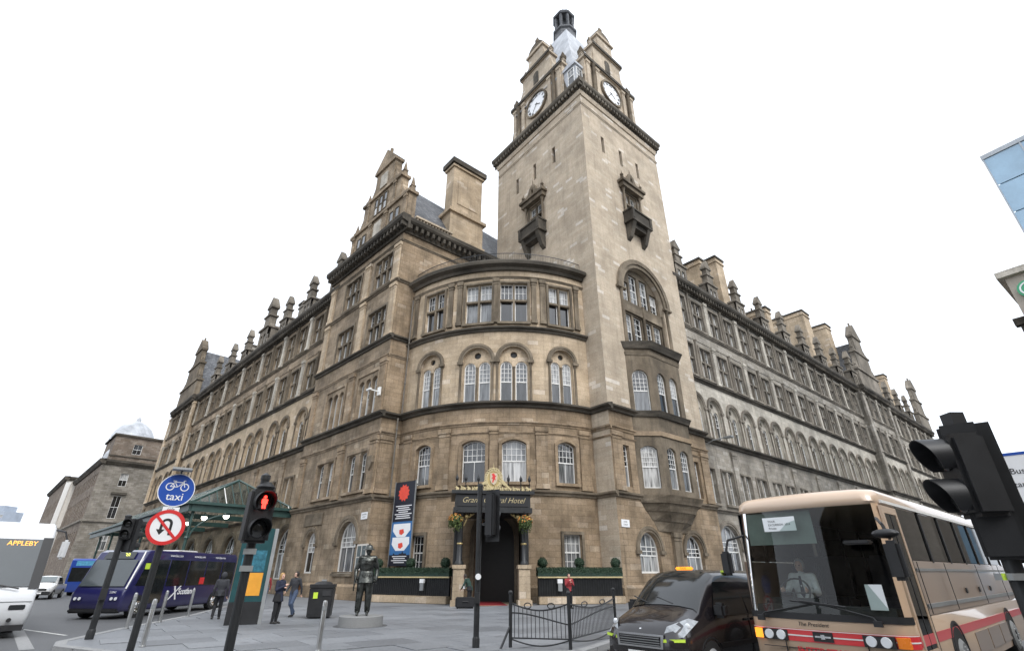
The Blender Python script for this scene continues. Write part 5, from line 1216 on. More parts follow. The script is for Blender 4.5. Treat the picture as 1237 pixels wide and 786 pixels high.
part('bumper', MB().box(-.05, .3, -.88, .88, .22, .5), 'taxi_black', TX, bevel=.08); part('lower_grille', MB().box(-.06, 0, -.6, .6, .26, .36), 'black_plastic', TX)
plate(TX, -.055, 0, .44, '')
for s in (-1, 1): part('fog_lamp', MB().cyl((-.07, s*.7, .33), (0, s*.7, .33), .05, n=12), 'lamp_clear', TX)
tl = part('taxi_roof_sign', MB().box(-.06, .08, -.26, .26, 0, .09), 'lamp_lit_orange', TX, bevel=.03); tl.location = (1.88, 0, 1.885); tl.scale = (.8, .8, .75)
lettering('roof_sign_lettering', 'TAXI', .09, 'black_sign', tl, (-.063, 0, .045), -math.pi/2, depth=.001)
part('licence_disc', MB().box(2.35, 2.6, -.76, -.62, 1.84, 1.88), 'hi_vis', TX)
for y in (-.25, .35): part('wiper', MB().tube([(.88, y, 1.26), (1.0, y+.45, 1.37)], .012, 5), 'black_plastic', TX)
part('emblem', MB().ball((.04, 0, .82), .05, 8, 6, (.4,1,1)), 'chrome', TX, smooth=60)

# ---- purple single-deck bus
PBUS = vehicle('purple_bus', 'purple single deck bus leaving the station stance behind the steel bollards', 'bus', (-18.6, 25.2), math.radians(86.5))
prof = [(.12,.28),(.0,.5),(.0,1.0),(.12,1.25),(.62,2.35),(.8,2.72),(1.05,2.82),(8.3,2.85),(8.5,2.75),(8.55,2.4),(8.55,.5),(8.4,.3)]
part('body', slab_body(prof, 1.22, .12), 'bus_purple', PBUS, smooth=40)
part('windscreen', MB().add([(.10,-1.08,1.28),(.10,1.08,1.28),(.60,1.02,2.38),(.60,-1.02,2.38)], [(0,1,2,3)]), 'bus_glass', PBUS).location = (-.025, 0, .02)
part('destination_box', MB().add([(.60,-.75,2.42),(.60,.75,2.42),(.78,.72,2.72),(.78,-.72,2.72)], [(0,1,2,3)]), 'dark_glass', PBUS).location = (-.03, 0, .02)
lettering('destination_number', '38', .26, 'led_yellow', PBUS, (.635, -.35, 2.585), -math.pi/2, depth=.002)
for s in (-1, 1):
    part('driver_window', MB().add([(.55,s*1.226,1.3),(1.5,s*1.226,1.3),(1.5,s*1.226,2.3),(.95,s*1.226,2.3)], [(0,1,2,3)]), 'dark_glass', PBUS)
    for a, b in ((1.62,2.5), (2.6,4.0), (4.1,5.5), (5.6,7.0), (7.1,8.35)):
        part('side_window', MB().box(a, b, s*1.226-.006, s*1.226+.006, 1.25 if a > 2 else .55, 2.42), 'dark_glass', PBUS)
    for x in (1.05, 6.9): wheel(PBUS, x, 1.22, .42, .26, rim='chrome', side=s)
for s in (-1, 1):
    lm = part('headlamp_unit', MB().box(-.03, .05, s*.85-.22, s*.85+.22, .72, .9), 'bus_purple', PBUS, bevel=.02)
    for q in (-.1, .1): link('headlamp', MB().cyl((-.05,s*.85+q,.81),(-.02,s*.85+q,.81),.065,n=12).mesh('headlamp','lamp_clear'), lm)
part('front_bumper', MB().box(-.04, .3, -1.15, 1.15, .24, .42), 'black_plastic', PBUS, bevel=.05)
part('windscreen_stripe', MB().tube([(.08,-1.2,1.2),(.62,-1.14,2.42),(.78,-1.1,2.74)], .035, 5), 'white_paint', PBUS)
part('roof_pod', MB().box(4.0, 5.6, -.5, .5, 2.84, 2.94), 'white_paint', PBUS, bevel=.04)
part('yellow_sign', MB().box(.85, 1.15, -1.245, -1.232, 2.0, 2.25), 'hi_vis', PBUS)
lettering('side_logo', 'X', .95, 'white_sign', PBUS, (3.3, -1.226, .92), 0, shear=.45, depth=.002); lettering('side_lettering', 'Scotland', .38, 'white_sign', PBUS, (4.3, -1.226, .98), 0, shear=.25, depth=.002, bold=.01)
for x in (2.9, 4.8, 6.7): lettering('roof_lettering', 'www.bus.com', .17, 'white_sign', PBUS, (x, -1.222, 2.62), 0, depth=.002)
lettering('fleet_number', '53041', .13, 'white_sign', PBUS, (-.01, -.72, 1.06), -math.pi/2, depth=.002)
part('red_seat', MB().box(5.2, 5.6, -1.245, -1.235, 1.3, 1.62), 'red_paint', PBUS)
# ---- white coach at the kerb of the station street
WCO = vehicle('white_coach', 'white touring coach with large sloping windscreen facing the crossing', 'coach', (-16.42, 17.5), math.radians(137))
prof = [(.15,.3),(.0,.55),(.0,1.2),(.12,1.4),(.62,2.9),(.8,3.25),(1.1,3.4),(11.6,3.42),(11.9,3.3),(12,3.0),(12,.5),(11.9,.32)]
part('body', slab_body(prof, 1.26, .14), 'coach_white', WCO, smooth=40)
part('windscreen', MB().add([(.12,-1.12,1.42),(.12,1.12,1.42),(.60,1.06,2.84),(.60,-1.06,2.84)], [(0,1,2,3)]), 'bus_glass', WCO).location = (-.025, 0, .02)
part('windscreen_frame', MB().add([(.1,-1.25,1.35),(.1,-.98,1.35),(.62,-.95,2.9),(.62,-1.22,2.9)], [(0,1,2,3)]), 'black_plastic', WCO).location = (-.035, 0, .02)
lettering('destination_lettering', 'APPLEBY', .2, 'led_orange', WCO, (.51, -.45, 2.72), -math.pi/2, depth=.002)
for s in (-1, 1):
    part('headlamp', MB().box(-.03, .04, s*.88-.2, s*.88+.2, .78, .92), 'dark_glass', WCO, bevel=.02); part('fog_lamp', MB().cyl((-.03,s*.8,.5),(.05,s*.8,.5),.06,n=12), 'black_plastic', WCO)
    part('side_window', MB().box(1.2, 11.4, s*1.266-.006, s*1.266+.006, 1.75, 2.95), 'dark_glass', WCO)
    for x in (2.6, 9.2): wheel(WCO, x, 1.26, .5, .28, side=s)
part('bumper_seam', MB().box(-.012, .0, -1.2, 1.2, 1.0, 1.02), 'galv', WCO); part('front_bumper', MB().box(-.02, .3, -1.2, 1.2, .2, .36), 'black_plastic', WCO)
part('wiper', MB().tube([(-.02,-.75,1.38),(.03,-.2,1.5),(.06,.6,1.55)], .022, 5), 'black_plastic', WCO)
wm = part('mirror', MB().box(-.12,.12,-.1,.1,-.3,.3), 'coach_white', WCO, bevel=.06); wm.location = (-.05, -1.5, 2.55)
link('mirror_arm', MB().tube([(0,0,.3),(.1,.1,.55),(.5,.3,.62)], .03, 5).mesh('mirror_arm','black_plastic'), wm)
# ---- white van and blue advert bus further down the station street
CAR = vehicle('white_pickup', 'small white pickup driving down the station street beside the purple bus', 'pickup', (-36.8, 43.5), math.radians(118))
ST = [(.0,.34,.6,.78,.62,.70,.60,.02), (.12,.3,.66,.92,.74,.80,.68,.03), (.9,.3,.85,1.02,.8,.84,.70,.04), (1.2,.3,.95,1.14,.8,.84,.68,.04), (1.75,.3,1.0,1.52,.8,.84,.6,.03), (2.1,.3,1.0,1.62,.8,.84,.6,.03), (3.0,.3,1.0,1.62,.8,.84,.6,.03), (3.2,.3,.95,1.1,.8,.84,.7,.0), (4.6,.32,.95,1.05,.78,.82,.72,.0)]
SEC = [section(*s) for s in ST]
part('body', loft(SEC), 'car_white', CAR, smooth=45)
part('windscreen', MB().add([(1.2,-.66,1.18),(1.2,.66,1.18),(1.76,.58,1.54),(1.76,-.58,1.54)], [(0,1,2,3)]), 'grey_glass', CAR).location = (-.03, 0, .04)
part('grille', MB().box(-.03, .03, -.5, .5, .62, .76), 'black_plastic', CAR); part('bumper', MB().box(-.06, .2, -.76, .76, .32, .56), 'black_plastic', CAR, bevel=.04); plate(CAR, -.065, 0, .45, '')
for s in (-1, 1):
    part('headlamp', MB().box(-.01, .06, s*.6-.1, s*.6+.1, .66, .78), 'lamp_clear', CAR); part('mirror', MB().box(1.3,1.4,s*.95-.08,s*.95+.08,1.1,1.24), 'black_plastic', CAR)
    part('side_window', MB().add([(1.45,s*.83,1.06),(2.9,s*.83,1.06),(2.85,s*.68,1.52),(1.85,s*.68,1.52)], [(0,1,2,3)]), 'dark_glass', CAR)
    for x in (.8, 3.7): wheel(CAR, x, .825, .32, .2, side=s)
AB = vehicle('blue_advert_bus', 'blue bus with coloured advert panels under the station canopy', 'bus', (-39.5, 51.0), math.radians(112))
prof = [(.1,.3),(.0,.5),(.0,2.9),(.15,3.05),(9.4,3.05),(9.5,2.9),(9.5,.4),(9.4,.3)]
part('body', slab_body(prof, 1.23, .1), 'bus_blue', AB, smooth=40)
part('windscreen', MB().box(-.02, .0, -1.05, 1.05, 1.15, 2.3), 'dark_glass', AB); part('destination_box', MB().box(-.02, .0, -.8, .8, 2.45, 2.85), 'poster_cyan', AB)
for s in (-1, 1):
    for k in range(5): part('side_window', MB().box(1.0+k*1.65, 2.5+k*1.65, s*1.236-.006, s*1.236+.006, 1.7, 2.6), 'poster_cyan' if k % 2 else 'dark_glass', AB)
    part('advert_panel', MB().box(.8, 3.2, s*1.236-.006, s*1.236+.006, .5, 1.6), 'poster_green', AB); part('advert_panel', MB().box(3.3, 6.2, s*1.236-.006, s*1.236+.006, .5, 1.6), 'poster_cyan', AB); part('advert_panel', MB().box(6.3, 9.0, s*1.236-.006, s*1.236+.006, 1.2, 1.6), 'pink', AB)
    for x in (1.9, 7.2): wheel(AB, x, 1.23, .46, .26, side=s)
# ------------------------------------------------------------------ street furniture
def face_cam(x, y): return math.atan2(-x, y)*-1 if False else math.atan2(y, x)-math.pi/2   # local -y looks back at the camera
def upright(o, x, y, z=0., rz=None): o.location = (x, y, z); o.rotation_euler = (0, 0, face_cam(x, y) if rz is None else rz); return o
for k, (x, y, lab) in enumerate(((-12.45,17.1,'brushed steel bollard beside the black signal post by the road'), (-13.3,19.9,'brushed steel bollard in front of the purple bus front wheel'), (-13.75,22.4,'brushed steel bollard in front of the purple bus entrance door'), (-14.3,25.2,'brushed steel bollard in front of the lettering on the purple bus'), (-9.6,15.2,'brushed steel bollard touching the pole with round signs'), (-4.75,14.4,'lone brushed steel bollard in front of the black litter bin'))):
    o = link('bollard', proto('bollard', lambda: MB().lathe((0,0,0), [(.08,0),(.08,.02),(.062,.03),(.06,1.02),(.05,1.07),(.02,1.09)], 16), 'steel', smooth=35)); tag(o, lab, 'bollard', 'steel bollards along the pavement edge'); upright(o, x, y)
    link('reflective_band', proto('band', lambda: MB().lathe((0,0,.86), [(.0615,0),(.0615,.1)], 16), 'galv', smooth=35), o)
plain('lens_red_lit', (1., .03, .02), .4, var=0, emit=4.); plain('lens_dark', (.02, .02, .02), .15, var=.3, spec=.8); plain('post_grey', (.06, .062, .065), .45, var=.25)
def signal_head(root, n, z, lit=None, board=False, w=.3, off=(0,0), rz=0., pitch=.33, lens=.105, hood=.26):
    hd = part('signal_head', MB().box(-w/2, w/2, -.02, .2, 0, pitch*n), 'black_plastic', root, bevel=.03); hd.location = (off[0], off[1], z); hd.rotation_euler = (0,0,rz)
    if board: link('backing_board', MB().box(-w*.85, w*.85, -.035, -.02, -.14, pitch*n+.14).mesh('backing_board', 'black_plastic', bevel=.006), hd)
    for k in range(n):
        c = (k+.5)*pitch
        link('signal_lens', MB().ball((0,-.025,c), lens, 14, 8, (1,.3,1)).mesh('signal_lens', 'lens_red_lit' if lit == k else 'lens_dark', smooth=60), hd)
        a = [(lens*1.12*math.cos(t), c+lens*1.12*math.sin(t)) for t in [math.radians(-50+280*j/18) for j in range(19)]]
        b = [(x*1.07, c+(zz-c)*1.07) for x, zz in a]
        m = MB().band(a, b, -.03-hood, -.02)
        m.v = [(x, yy if yy > -.1 else -.03-hood*(.35+.65*max(0, min(1, (zz-c+lens)/(2*lens)))), zz) for x, yy, zz in m.v]
        link('signal_hood', m.mesh('signal_hood', 'black_plastic', smooth=40), hd)
    return hd
def red_man(root, hd, c):
    m = MB().ball((0,-.06,c+.055), .018, 8, 6).box(-.02,.02,-.065,-.055,c-.02,c+.035).box(-.02,-.003,-.065,-.055,c-.075,c-.02).box(.003,.02,-.065,-.055,c-.075,c-.02).box(-.032,-.022,-.065,-.055,c-.02,c+.03).box(.022,.032,-.065,-.055,c-.02,c+.03)
    link('red_figure', m.mesh('red_figure', 'lens_red_lit'), hd)
def pole(root, h, r=.057, mat='black_iron', base=True):
    m = MB().cyl((0,0,0), (0,0,h), r, n=14).lathe((0,0,h), [(r*1.15,0),(r*1.1,.05),(r*.3,.08)], 14)
    if base: m.lathe((0,0,0), [(r*1.25,0),(r*1.25,.2),(r*1.05,.25)], 14)
    return part('pole', m, mat, root, smooth=40)
def street(name, label, cat, x, y, rz=None):
    t = thing(name, label, cat); upright(t, x, y, 0, rz); return t
# pedestrian signal showing red
t = street('pedestrian_signal', 'pedestrian signal with its red lamp lit on a slim black pole', 'traffic light', -3.1, 6.42)
pole(t, 2.75, .05); hd_ = signal_head(t, 2, 2.02, lit=None, off=(.03,-.12), rz=.25, w=.29, pitch=.3, lens=.1, hood=.16); red_man(t, hd_, .45); part('head_bracket', MB().box(-.03, .03, -.15, .0, 2.1, 2.16), 'black_iron', t); part('head_cap', MB().lathe((.03,0,2.62), [(.09,0),(.11,.04),(.05,.1)], 12), 'black_plastic', t)
part('mesh_bracket', MB().box(-.07, .07, -.06, .06, 1.72, 1.78).box(-.07, .07, -.06, .06, 1.9, 1.96), 'galv', t)
# signal seen from behind in front of the porch
t = street('traffic_signal', 'three lamp traffic signal seen from behind in front of the hotel porch', 'traffic light', -.92, 14.9, 0)
pole(t, 3.95, .075); signal_head(t, 3, 2.62, board=True, off=(.36, .05), rz=math.radians(148), w=.27, pitch=.37, lens=.12, hood=.24)
part('head_bracket', MB().box(0, .35, -.03, .03, 2.9, 2.96).box(0, .35, -.03, .03, 3.75, 3.81), 'black_iron', t)
bt = part('push_button', MB().box(-.07, .07, -.16, -.06, 1.0, 1.25), 'black_plastic', t); link('button_disc', MB().cyl((0.02,-.17,1.62),(.02,-.085,1.62),.075,n=18).mesh('button_disc','white_sign'), bt)
# big dark signal beside the coach
t = street('traffic_signal', 'large dark traffic signal with hooded lamps standing over the cream coach', 'traffic light', 3.30, 3.62, 0)
pole(t, 2.3, .052); part('pole_cap', MB().box(-.05,.05,-.05,.05,2.68,2.77), 'black_plastic', t)
signal_head(t, 2, 2.04, board=False, off=(-.13,.02), rz=math.radians(-104), w=.28, pitch=.28, lens=.105, hood=.16)
part('rear_housing', MB().box(-.12, .12, -.09, .09, 1.78, 2.68), 'black_plastic', t, bevel=.02).rotation_euler = (0,0,math.radians(-40))
part('side_board', MB().box(-.02, .19, .1, .125, 1.76, 2.7), 'black_plastic', t).rotation_euler = (0,0,math.radians(-40))
part('pole_strap', MB().box(-.09,.3,-.07,.07,1.66,1.70), 'galv', t); part('strap_tag', MB().box(-.1,-.08,-.02,.0,1.66,1.70), 'hi_vis', t)
# dark signal by the road on the left
t = street('traffic_signal', 'dark signal post with small heads at the road corner by the purple bus', 'traffic light', -12.25, 16.85)
pole(t, 3.3, .085); signal_head(t, 2, 2.65, off=(.05,-.16), rz=-.2, w=.3, pitch=.3, hood=.18); signal_head(t, 3, 2.3, off=(.3,.1), rz=2.4, w=.32, pitch=.32, hood=.24)
part('push_button', MB().box(-.09, .09, -.2, -.07, 1.0, 1.3), 'black_plastic', t)
# pole with round signs
t = street('sign_pole', 'black pole carrying a blue cycle and taxi roundel above a no U-turn sign', 'road sign', -6.78, 10.42)
pole(t, 3.35, .06)
def disc(r, y0, y1, z): return MB().prism(circle(0, z, r, 40), y0, y1)
s1 = part('blue_roundel', disc(.315, -.1, -.085, 3.19), 'blue_sign', t); link('roundel_rim', MB().ring(circle(0,3.19,.315,40), circle(0,3.19,.30,40), -.103, -.1).mesh('roundel_rim','white_sign'), s1)
lettering('roundel_lettering', 'taxi', .2, 'white_sign', s1, (0, -.104, 3.06), depth=.001, bold=.001)
m = MB()
for cx_ in (-.125, .125): m.ring(circle(cx_, 3.25, .075, 22), circle(cx_, 3.25, .058, 22), -.104, -.1)
for a, b in (((-.125,3.25),(-.06,3.34)), ((-.06,3.34),(.09,3.34)), ((.125,3.25),(.085,3.37)), ((-.125,3.25),(.0,3.25)), ((0,3.25),(-.06,3.34)), ((0,3.25),(.09,3.34)), ((-.095,3.36),(-.035,3.36)), ((.085,3.37),(.12,3.375))):
    m.cyl((a[0],-.102,a[1]), (b[0],-.102,b[1]), .008, n=5)
link('cycle_symbol', m.mesh('cycle_symbol', 'white_sign'), s1)
p1_ = part('sub_plate', MB().box(-.14, .14, -.1, -.09, 2.79, 2.87), 'white_sign', t); lettering('plate_lettering', 'only', .075, 'black_sign', p1_, (0,-.102,2.83), depth=.001)
s2 = part('no_u_turn_sign', disc(.32, -.1, -.085, 2.5), 'white_sign', t)
link('red_ring', MB().ring(circle(0,2.5,.32,40), circle(0,2.5,.255,40), -.106, -.1).mesh('red_ring','red_paint'), s2)
m = MB().band([(.1*math.cos(a)-.0, 2.56+.1*math.sin(a)) for a in [math.pi*k/10 for k in range(11)]], [(.055*math.cos(a), 2.56+.055*math.sin(a)) for a in [math.pi*k/10 for k in range(11)]], -.103, -.1)
m.box(.055, .1, -.103, -.1, 2.36, 2.56).box(-.1, -.055, -.103, -.1, 2.45, 2.56).prism([(-.15,2.46),(-.005,2.46),(-.0775,2.36)], -.103, -.1)
link('u_turn_arrow', m.mesh('u_turn_arrow', 'black_sign'), s2)
link('red_slash', MB().prism([(-.215,2.685),(-.175,2.71),(.215,2.315),(.175,2.29)], -.109, -.1035).mesh('red_slash', 'red_paint'), s2)
part('sign_lamp', MB().box(-.17, .17, -.32, -.05, 3.56, 3.60), 'galv', t); part('lamp_arm', MB().tube([(0,0,3.35),(0,0,3.5),(0,-.15,3.56)], .02, 6), 'black_iron', t)
for z in (3.19, 2.5): part('sign_clip', MB().box(-.1, .1, -.085, .0, z-.02, z+.02), 'galv', t)
# information totem
t = thing('information_totem', 'tall teal information totem with an orange panel on the pavement', 'information sign', (-10.0, 21.2, 0), math.radians(25))
plain('teal', (.012, .06, .065), .35, var=.15); plain('orange_panel', (.72, .32, .03), .5, var=.1)
part('body', MB().box(-.55, .55, -.13, .13, .0, 3.3), 'teal', t, bevel=.02); part('steel_edge', MB().box(.55, .68, -.14, .14, .0, 3.3), 'galv', t)
part('base', MB().box(-.56, .56, -.14, .14, .0, .75), 'black_plastic', t)
plain('map_teal', (.03, .14, .19), .4, var=.5, vscale=9); part('map_panel', MB().box(-.42, .42, -.14, -.13, 1.75, 2.5), 'map_teal', t); part('orange_panel', MB().box(-.05, .42, -.141, -.131, .95, 1.72), 'orange_panel', t)
lettering('totem_lettering', 'OX', .28, 'white_sign', t, (-.05,-.133,2.85), depth=.001)
# litter bin
t = thing('litter_bin', 'square black litter bin with a domed top on the pavement', 'litter bin', (-8.2, 24.3, 0), math.radians(12))
part('body', MB().taper(-.46, .46, -.46, .46, .05, 1.15, -.03), 'black_plastic', t, bevel=.03); part('lid', MB().box(-.5, .5, -.5, .5, 1.15, 1.28).lathe((0,0,1.28), [(.4,0),(.3,.08),(.1,.12)], 16), 'black_plastic', t); part('ashtray', MB().box(-.1,.1,-.05,.05,1.36,1.46), 'galv', t)
part('bin_sticker', MB().box(-.3, -.12, -.505, -.49, .75, .98), 'hi_vis', t); part('aperture', MB().box(.05, .4, -.505, -.49, .85, 1.05), 'interior', t)
# guard rail with wave tops
t = thing('guard_rail', 'black iron guard rail with wave shaped rails along the kerb by the taxi', 'railing', (1.46, 14.6, 0))
P = [Vector((-1.5,.35,0)), Vector((0,0,0)), Vector((1.75,3.2,0))]
for k, p in enumerate(P): part('post', MB().cyl(p, p+Vector((0,0,1.22)), .045, n=10).ball(p+Vector((0,0,1.24)), .06, 8, 5), 'black_iron', t)
part('stay', MB().tube([P[0]+Vector((0,0,.5)), P[0]+Vector((-.25,-.25,0))], .03, 6), 'black_iron', t)
for a, b, fl in ((P[0], P[1], 1), (P[1], P[2], 0)):
    top = lambda q: 1.0-.16*math.sin(math.pi*q) if True else 1; mid = lambda q: .78-.25*(q if fl else 1-q)**1.0*math.sin(math.pi*(q if fl else 1-q)*.5)
    at_ = lambda q, z: tuple(a.lerp(b, q)+Vector((0,0,z)))
    part('top_rail', MB().tube([at_(q/16, top(q/16)) for q in range(17)], .02, 6), 'black_iron', t); part('wave_rail', MB().tube([at_(q/16, mid(q/16)) for q in range(17)], .018, 6), 'black_iron', t)
    part('bottom_rail', MB().tube([at_(0,.22), at_(1,.22)], .018, 6), 'black_iron', t); part('foot_rail', MB().tube([at_(q/16, .2-.14*math.sin(math.pi*q/16)) for q in range(17)], .018, 6), 'black_iron', t)
    n = int((b-a).length/.105)
    for i in range(1, n): part('bar', MB().cyl(at_(i/n, .22), at_(i/n, top(i/n)), .009, n=5), 'black_iron', t)
    for q in (.3, .7): part('scroll', MB().tube([at_(q+.06*math.cos(w_), top(q)+.075+.06*math.sin(w_)) for w_ in [2*math.pi*j/12 for j in range(13)]], .014, 5), 'black_iron', t)
# hedge screens in front of the curved corner
def leaves(mb, n, fn, s, rnd):
    for _ in range(n):
        p, nrm = fn(rnd); nrm = (Vector(nrm)+Vector((rnd.gauss(0,.5), rnd.gauss(0,.5), rnd.gauss(0,.5)))).normalized(); a = nrm.orthogonal().normalized(); a.rotate(Matrix.Rotation(rnd.random()*6.28, 3, nrm)); b = nrm.cross(a); k = s*(.7+.6*rnd.random())
        p = Vector(p); mb.add([p-a*k, p+b*k*.5, p+a*k, p-b*k*.5], [(0,1,2,3)])
def leaf_mat(name, c0, c1):
    m, t, b = nodes(name); MATS[name] = m
    g = N(t, 'NewGeometry'); r = ramp(t, [(0, c0), (1, c1)], g.outputs['Random Per Island']); t.links.new(r.outputs[0], b.inputs['Base Color']); b.inputs['Roughness'].default_value = .6
leaf_mat('box_leaf', (.010, .028, .014), (.028, .062, .028)); leaf_mat('basket_leaf', (.03, .06, .012), (.10, .13, .03)); leaf_mat('petal_orange', (.36, .07, .015), (.52, .28, .05))
rl = random.Random(11)
for k, (p0, p1, lab) in enumerate((((-9.6,37.9), (-3.95,34.9), 'black and green hedge screen in front of the banner'), ((1.6,34.5), (7.1,35.6), 'black and green hedge screen beside the tower foot'))):
    a, b = Vector((*p0,0)), Vector((*p1,0)); L_ = (b-a).length
    t = thing('hedge_screen', lab, 'planter', a, math.atan2((b-a).y, (b-a).x), 'hedge screens flanking the porch')
    part('stone_base', MB().box(0, L_, -.25, .45, 0, .42), 'stone_bay', t, bevel=.03)
    part('back_panel', MB().box(.05, L_-.05, .1, .3, .42, 1.5), 'black_iron', t); part('gold_rail', MB().box(.0, L_, -.06, .02, 1.44, 1.52), 'gold_paint', t)
    part('hedge_trough', MB().box(.0, L_, -.05, .4, 1.52, 1.72), 'dark_green', t)
    for i in range(int(L_/.16)): part('baluster', proto_mb if False else MB().cyl((.08+i*.16, 0, .42), (.08+i*.16, 0, 1.44), .02, n=5), 'black_iron', t)
    hm = MB().box(.03, L_-.03, -.02, .37, 1.72, 2.0)
    def bx(r_):
        f = r_.random(); x = .0+L_*r_.random()
        if f < .55: return (x, -.05, 1.62+.42*r_.random()), (0,-1,0)
        if f < .9: return (x, -.05+.45*r_.random(), 2.03), (0,0,1)
        return ((0 if r_.random() < .5 else L_), -.05+.45*r_.random(), 1.62+.42*r_.random()), (1,0,0)
    leaves(hm, 2600, bx, .045, rl); part('hedge', hm, 'box_leaf', t)
    for i, q in enumerate((.06, .5, .94)):
        p = a.lerp(b, q); g = thing('topiary_ball', ('round clipped bush at the hotel wall end of the %s hedge', 'round clipped bush above the middle of the %s hedge', 'round clipped bush by the porch end of the %s hedge')[i if k == 0 else 2-i] % ('banner', 'tower')[k], 'bush', (p.x, p.y+.35, 2.0), 0, 'topiary balls on the hedge screens')
        bm_ = MB().ball((0,0,.3), .27, 10, 7)
        def sp(r_):
            v = Vector((r_.gauss(0,1), r_.gauss(0,1), r_.gauss(0,1))).normalized(); return v*.31*(.92+.16*r_.random())+Vector((0,0,.3)), v
        leaves(bm_, 700, sp, .045, rl); part('foliage', bm_, 'box_leaf', g); part('stem', MB().cyl((0,0,-.3),(0,0,.1),.03,n=6), 'stone_sooty', g)
    p = a.lerp(b, .68 if k == 0 else .25); nt_ = thing('notice_box', ('small white notice box on the fence under the banner', 'small white notice box on the fence beside the tower')[k], 'notice', (p.x, p.y-.12, 0), t.rotation_euler.z, 'notice boxes on the hedge fences'); part('box', MB().box(-.16,.16,-.1,.06,1.15,1.38), 'white_sign', nt_); part('panel', MB().box(-.13,.13,-.08,.05,.72,1.15), 'galv', nt_)
# flower baskets on the porch
for k, s in enumerate((-1, 1)):
    p = FP.pt(s*1.95, -.75, 4.55 if s < 0 else 4.5) + Vector((s*.35 if s < 0 else 0, 0, 0))
    t = thing('flower_basket', ('hanging basket of trailing orange flowers on the porch column by the banner', 'hanging basket of orange flowers on the porch column by the tower')[k], 'flower basket', p, 0, 'hanging flower baskets on the porch'); t.scale = (.8, .8, .8)
    def sp(r_):
        v = Vector((r_.gauss(0,1), r_.gauss(0,1), r_.gauss(0,.8))).normalized(); z = v.z*.45 - (.5*r_.random() if r_.random() < .3 else 0); return Vector((v.x*.5, v.y*.5, z)), v
    m = MB(); leaves(m, 900, sp, .08, rl); part('foliage', m, 'basket_leaf', t); m = MB(); leaves(m, 110, lambda r_: ((lambda v: (Vector((v.x*.55, v.y*.55, v.z*.42+.08)), v))(Vector((r_.gauss(0,1), r_.gauss(0,1), r_.gauss(.4,.7))).normalized())), .085, rl); part('flowers', m, 'petal_orange', t)
    part('wire_bowl', MB().lathe((0,0,-.4), [(.05,0),(.25,.08),(.36,.3),(.38,.42)], 14), 'black_iron', t); part('bracket', MB().tube([(0,0,.1),(0,.05,.75),(-.2*s,.7,.85)], .02, 5), 'black_iron', t)
# banner on the curved wall
t = thing('banner', 'tall dark blue banner with red starburst and white badges on the curved wall', 'banner', FB.pt(1.95, -.5, 0), FB.at(1.95))
plain('navy', (.012, .03, .085), .5, var=.25, vscale=1.2); plain('banner_blue', (.03, .14, .34), .5, var=.2, vscale=1.); plain('banner_black', (.008, .01, .02), .5, var=.3); plain('banner_red', (.72, .07, .04), .5, var=.15)
part('panel', MB().box(-1.08, 1.08, 0, .05, 2.15, 7.85), 'banner_black', t); part('frame', MB().box(-1.14,-1.08,-.02,.07,2.1,7.9).box(1.08,1.14,-.02,.07,2.1,7.9), 'galv', t); part('wall_fixing', MB().box(-1.0,1.0,.05,.5,7.6,7.66).box(-1.0,1.0,.05,.5,2.4,2.46), 'galv', t)
part('lower_field', MB().box(-1.07, 1.07, -.004, 0, 2.6, 5.05), 'banner_blue', t); part('skyline', MB().prism([(-1.07,2.16),(1.07,2.16),(1.07,2.85),(.7,2.85),(.7,2.95),(.4,2.95),(.3,3.12),(.2,2.95),(0,2.95),(-.1,2.88),(-.5,2.88),(-.6,3.0),(-.7,2.86),(-1.07,2.86)], -.008, -.004), 'banner_black', t)
part('starburst', MB().prism([((.62 if j % 2 else .48)*math.cos(2*math.pi*j/24)-.1, 7.05+(.62 if j % 2 else .48)*math.sin(2*math.pi*j/24)) for j in range(24)], -.008, 0), 'banner_red', t)
for j, w_ in enumerate((.85,.6,.75,.5,.9,.7,.8)): part('text_line', MB().box(-w_, w_, -.006, 0, 6.1-j*.14, 6.16-j*.14), 'white_sign', t)
for z in (4.85, 3.95):
    q = part('badge', MB().prism([(-.88,z+.06),(.88,z+.06),(.92,z-.4),(.45,z-.82),(-.45,z-.82),(-.92,z-.4)], -.012, 0), 'white_sign', t); link('badge_mark', MB().prism([(-.22,z-.35),(.2,z-.3),(.3,z-.55),(.05,z-.7),(-.2,z-.62)], -.016, -.012).mesh('badge_mark', 'banner_red'), q)
for j, w_ in enumerate((.75,.6,.8,.55)): part('text_line', MB().box(-w_, w_, -.012, 0, 2.74-j*.13, 2.79-j*.13), 'white_sign', t)
# small wall plates and fittings
def wall_plate(fr, u, y, z, label, l1, l2=None, w=.9, h=.5, cat='street sign'):
    t = thing('wall_plate', label, cat, fr.pt(u, y, z), fr.at(u)); part('plate', MB().box(-w/2, w/2, -.03, .0, -h/2, h/2), 'white_sign', t)
    lettering('plate_lettering', l1, .15, 'black_sign', t, (0,-.032,.09 if l2 else 0), depth=.001)
    if l2: lettering('plate_lettering', l2, .15, 'black_sign', t, (0,-.032,-.1), depth=.001)
wall_plate(FL, -.75, -.02, 5.55, 'white street name plate on the station street corner', 'GORDON', 'STREET'); wall_plate(FR, .75, -.02, 4.85, 'white street name plate at the foot of the tower', 'HOPE', 'STREET')
t = thing('menu_board', 'white framed menu board beside the arched window by the statue', 'notice', FL.pt(-.35, -.05, 0), FL.rz); part('frame', MB().box(-.75,.75,-.06,0,1.9,3.6), 'cream_wall', t)
for i in range(2):
    for j in range(2): part('sheet', MB().box(-.62+.65*i,-.1+.65*i,-.075,-.06,2.0+.78*j,2.7+.78*j), 'grey_glass', t)
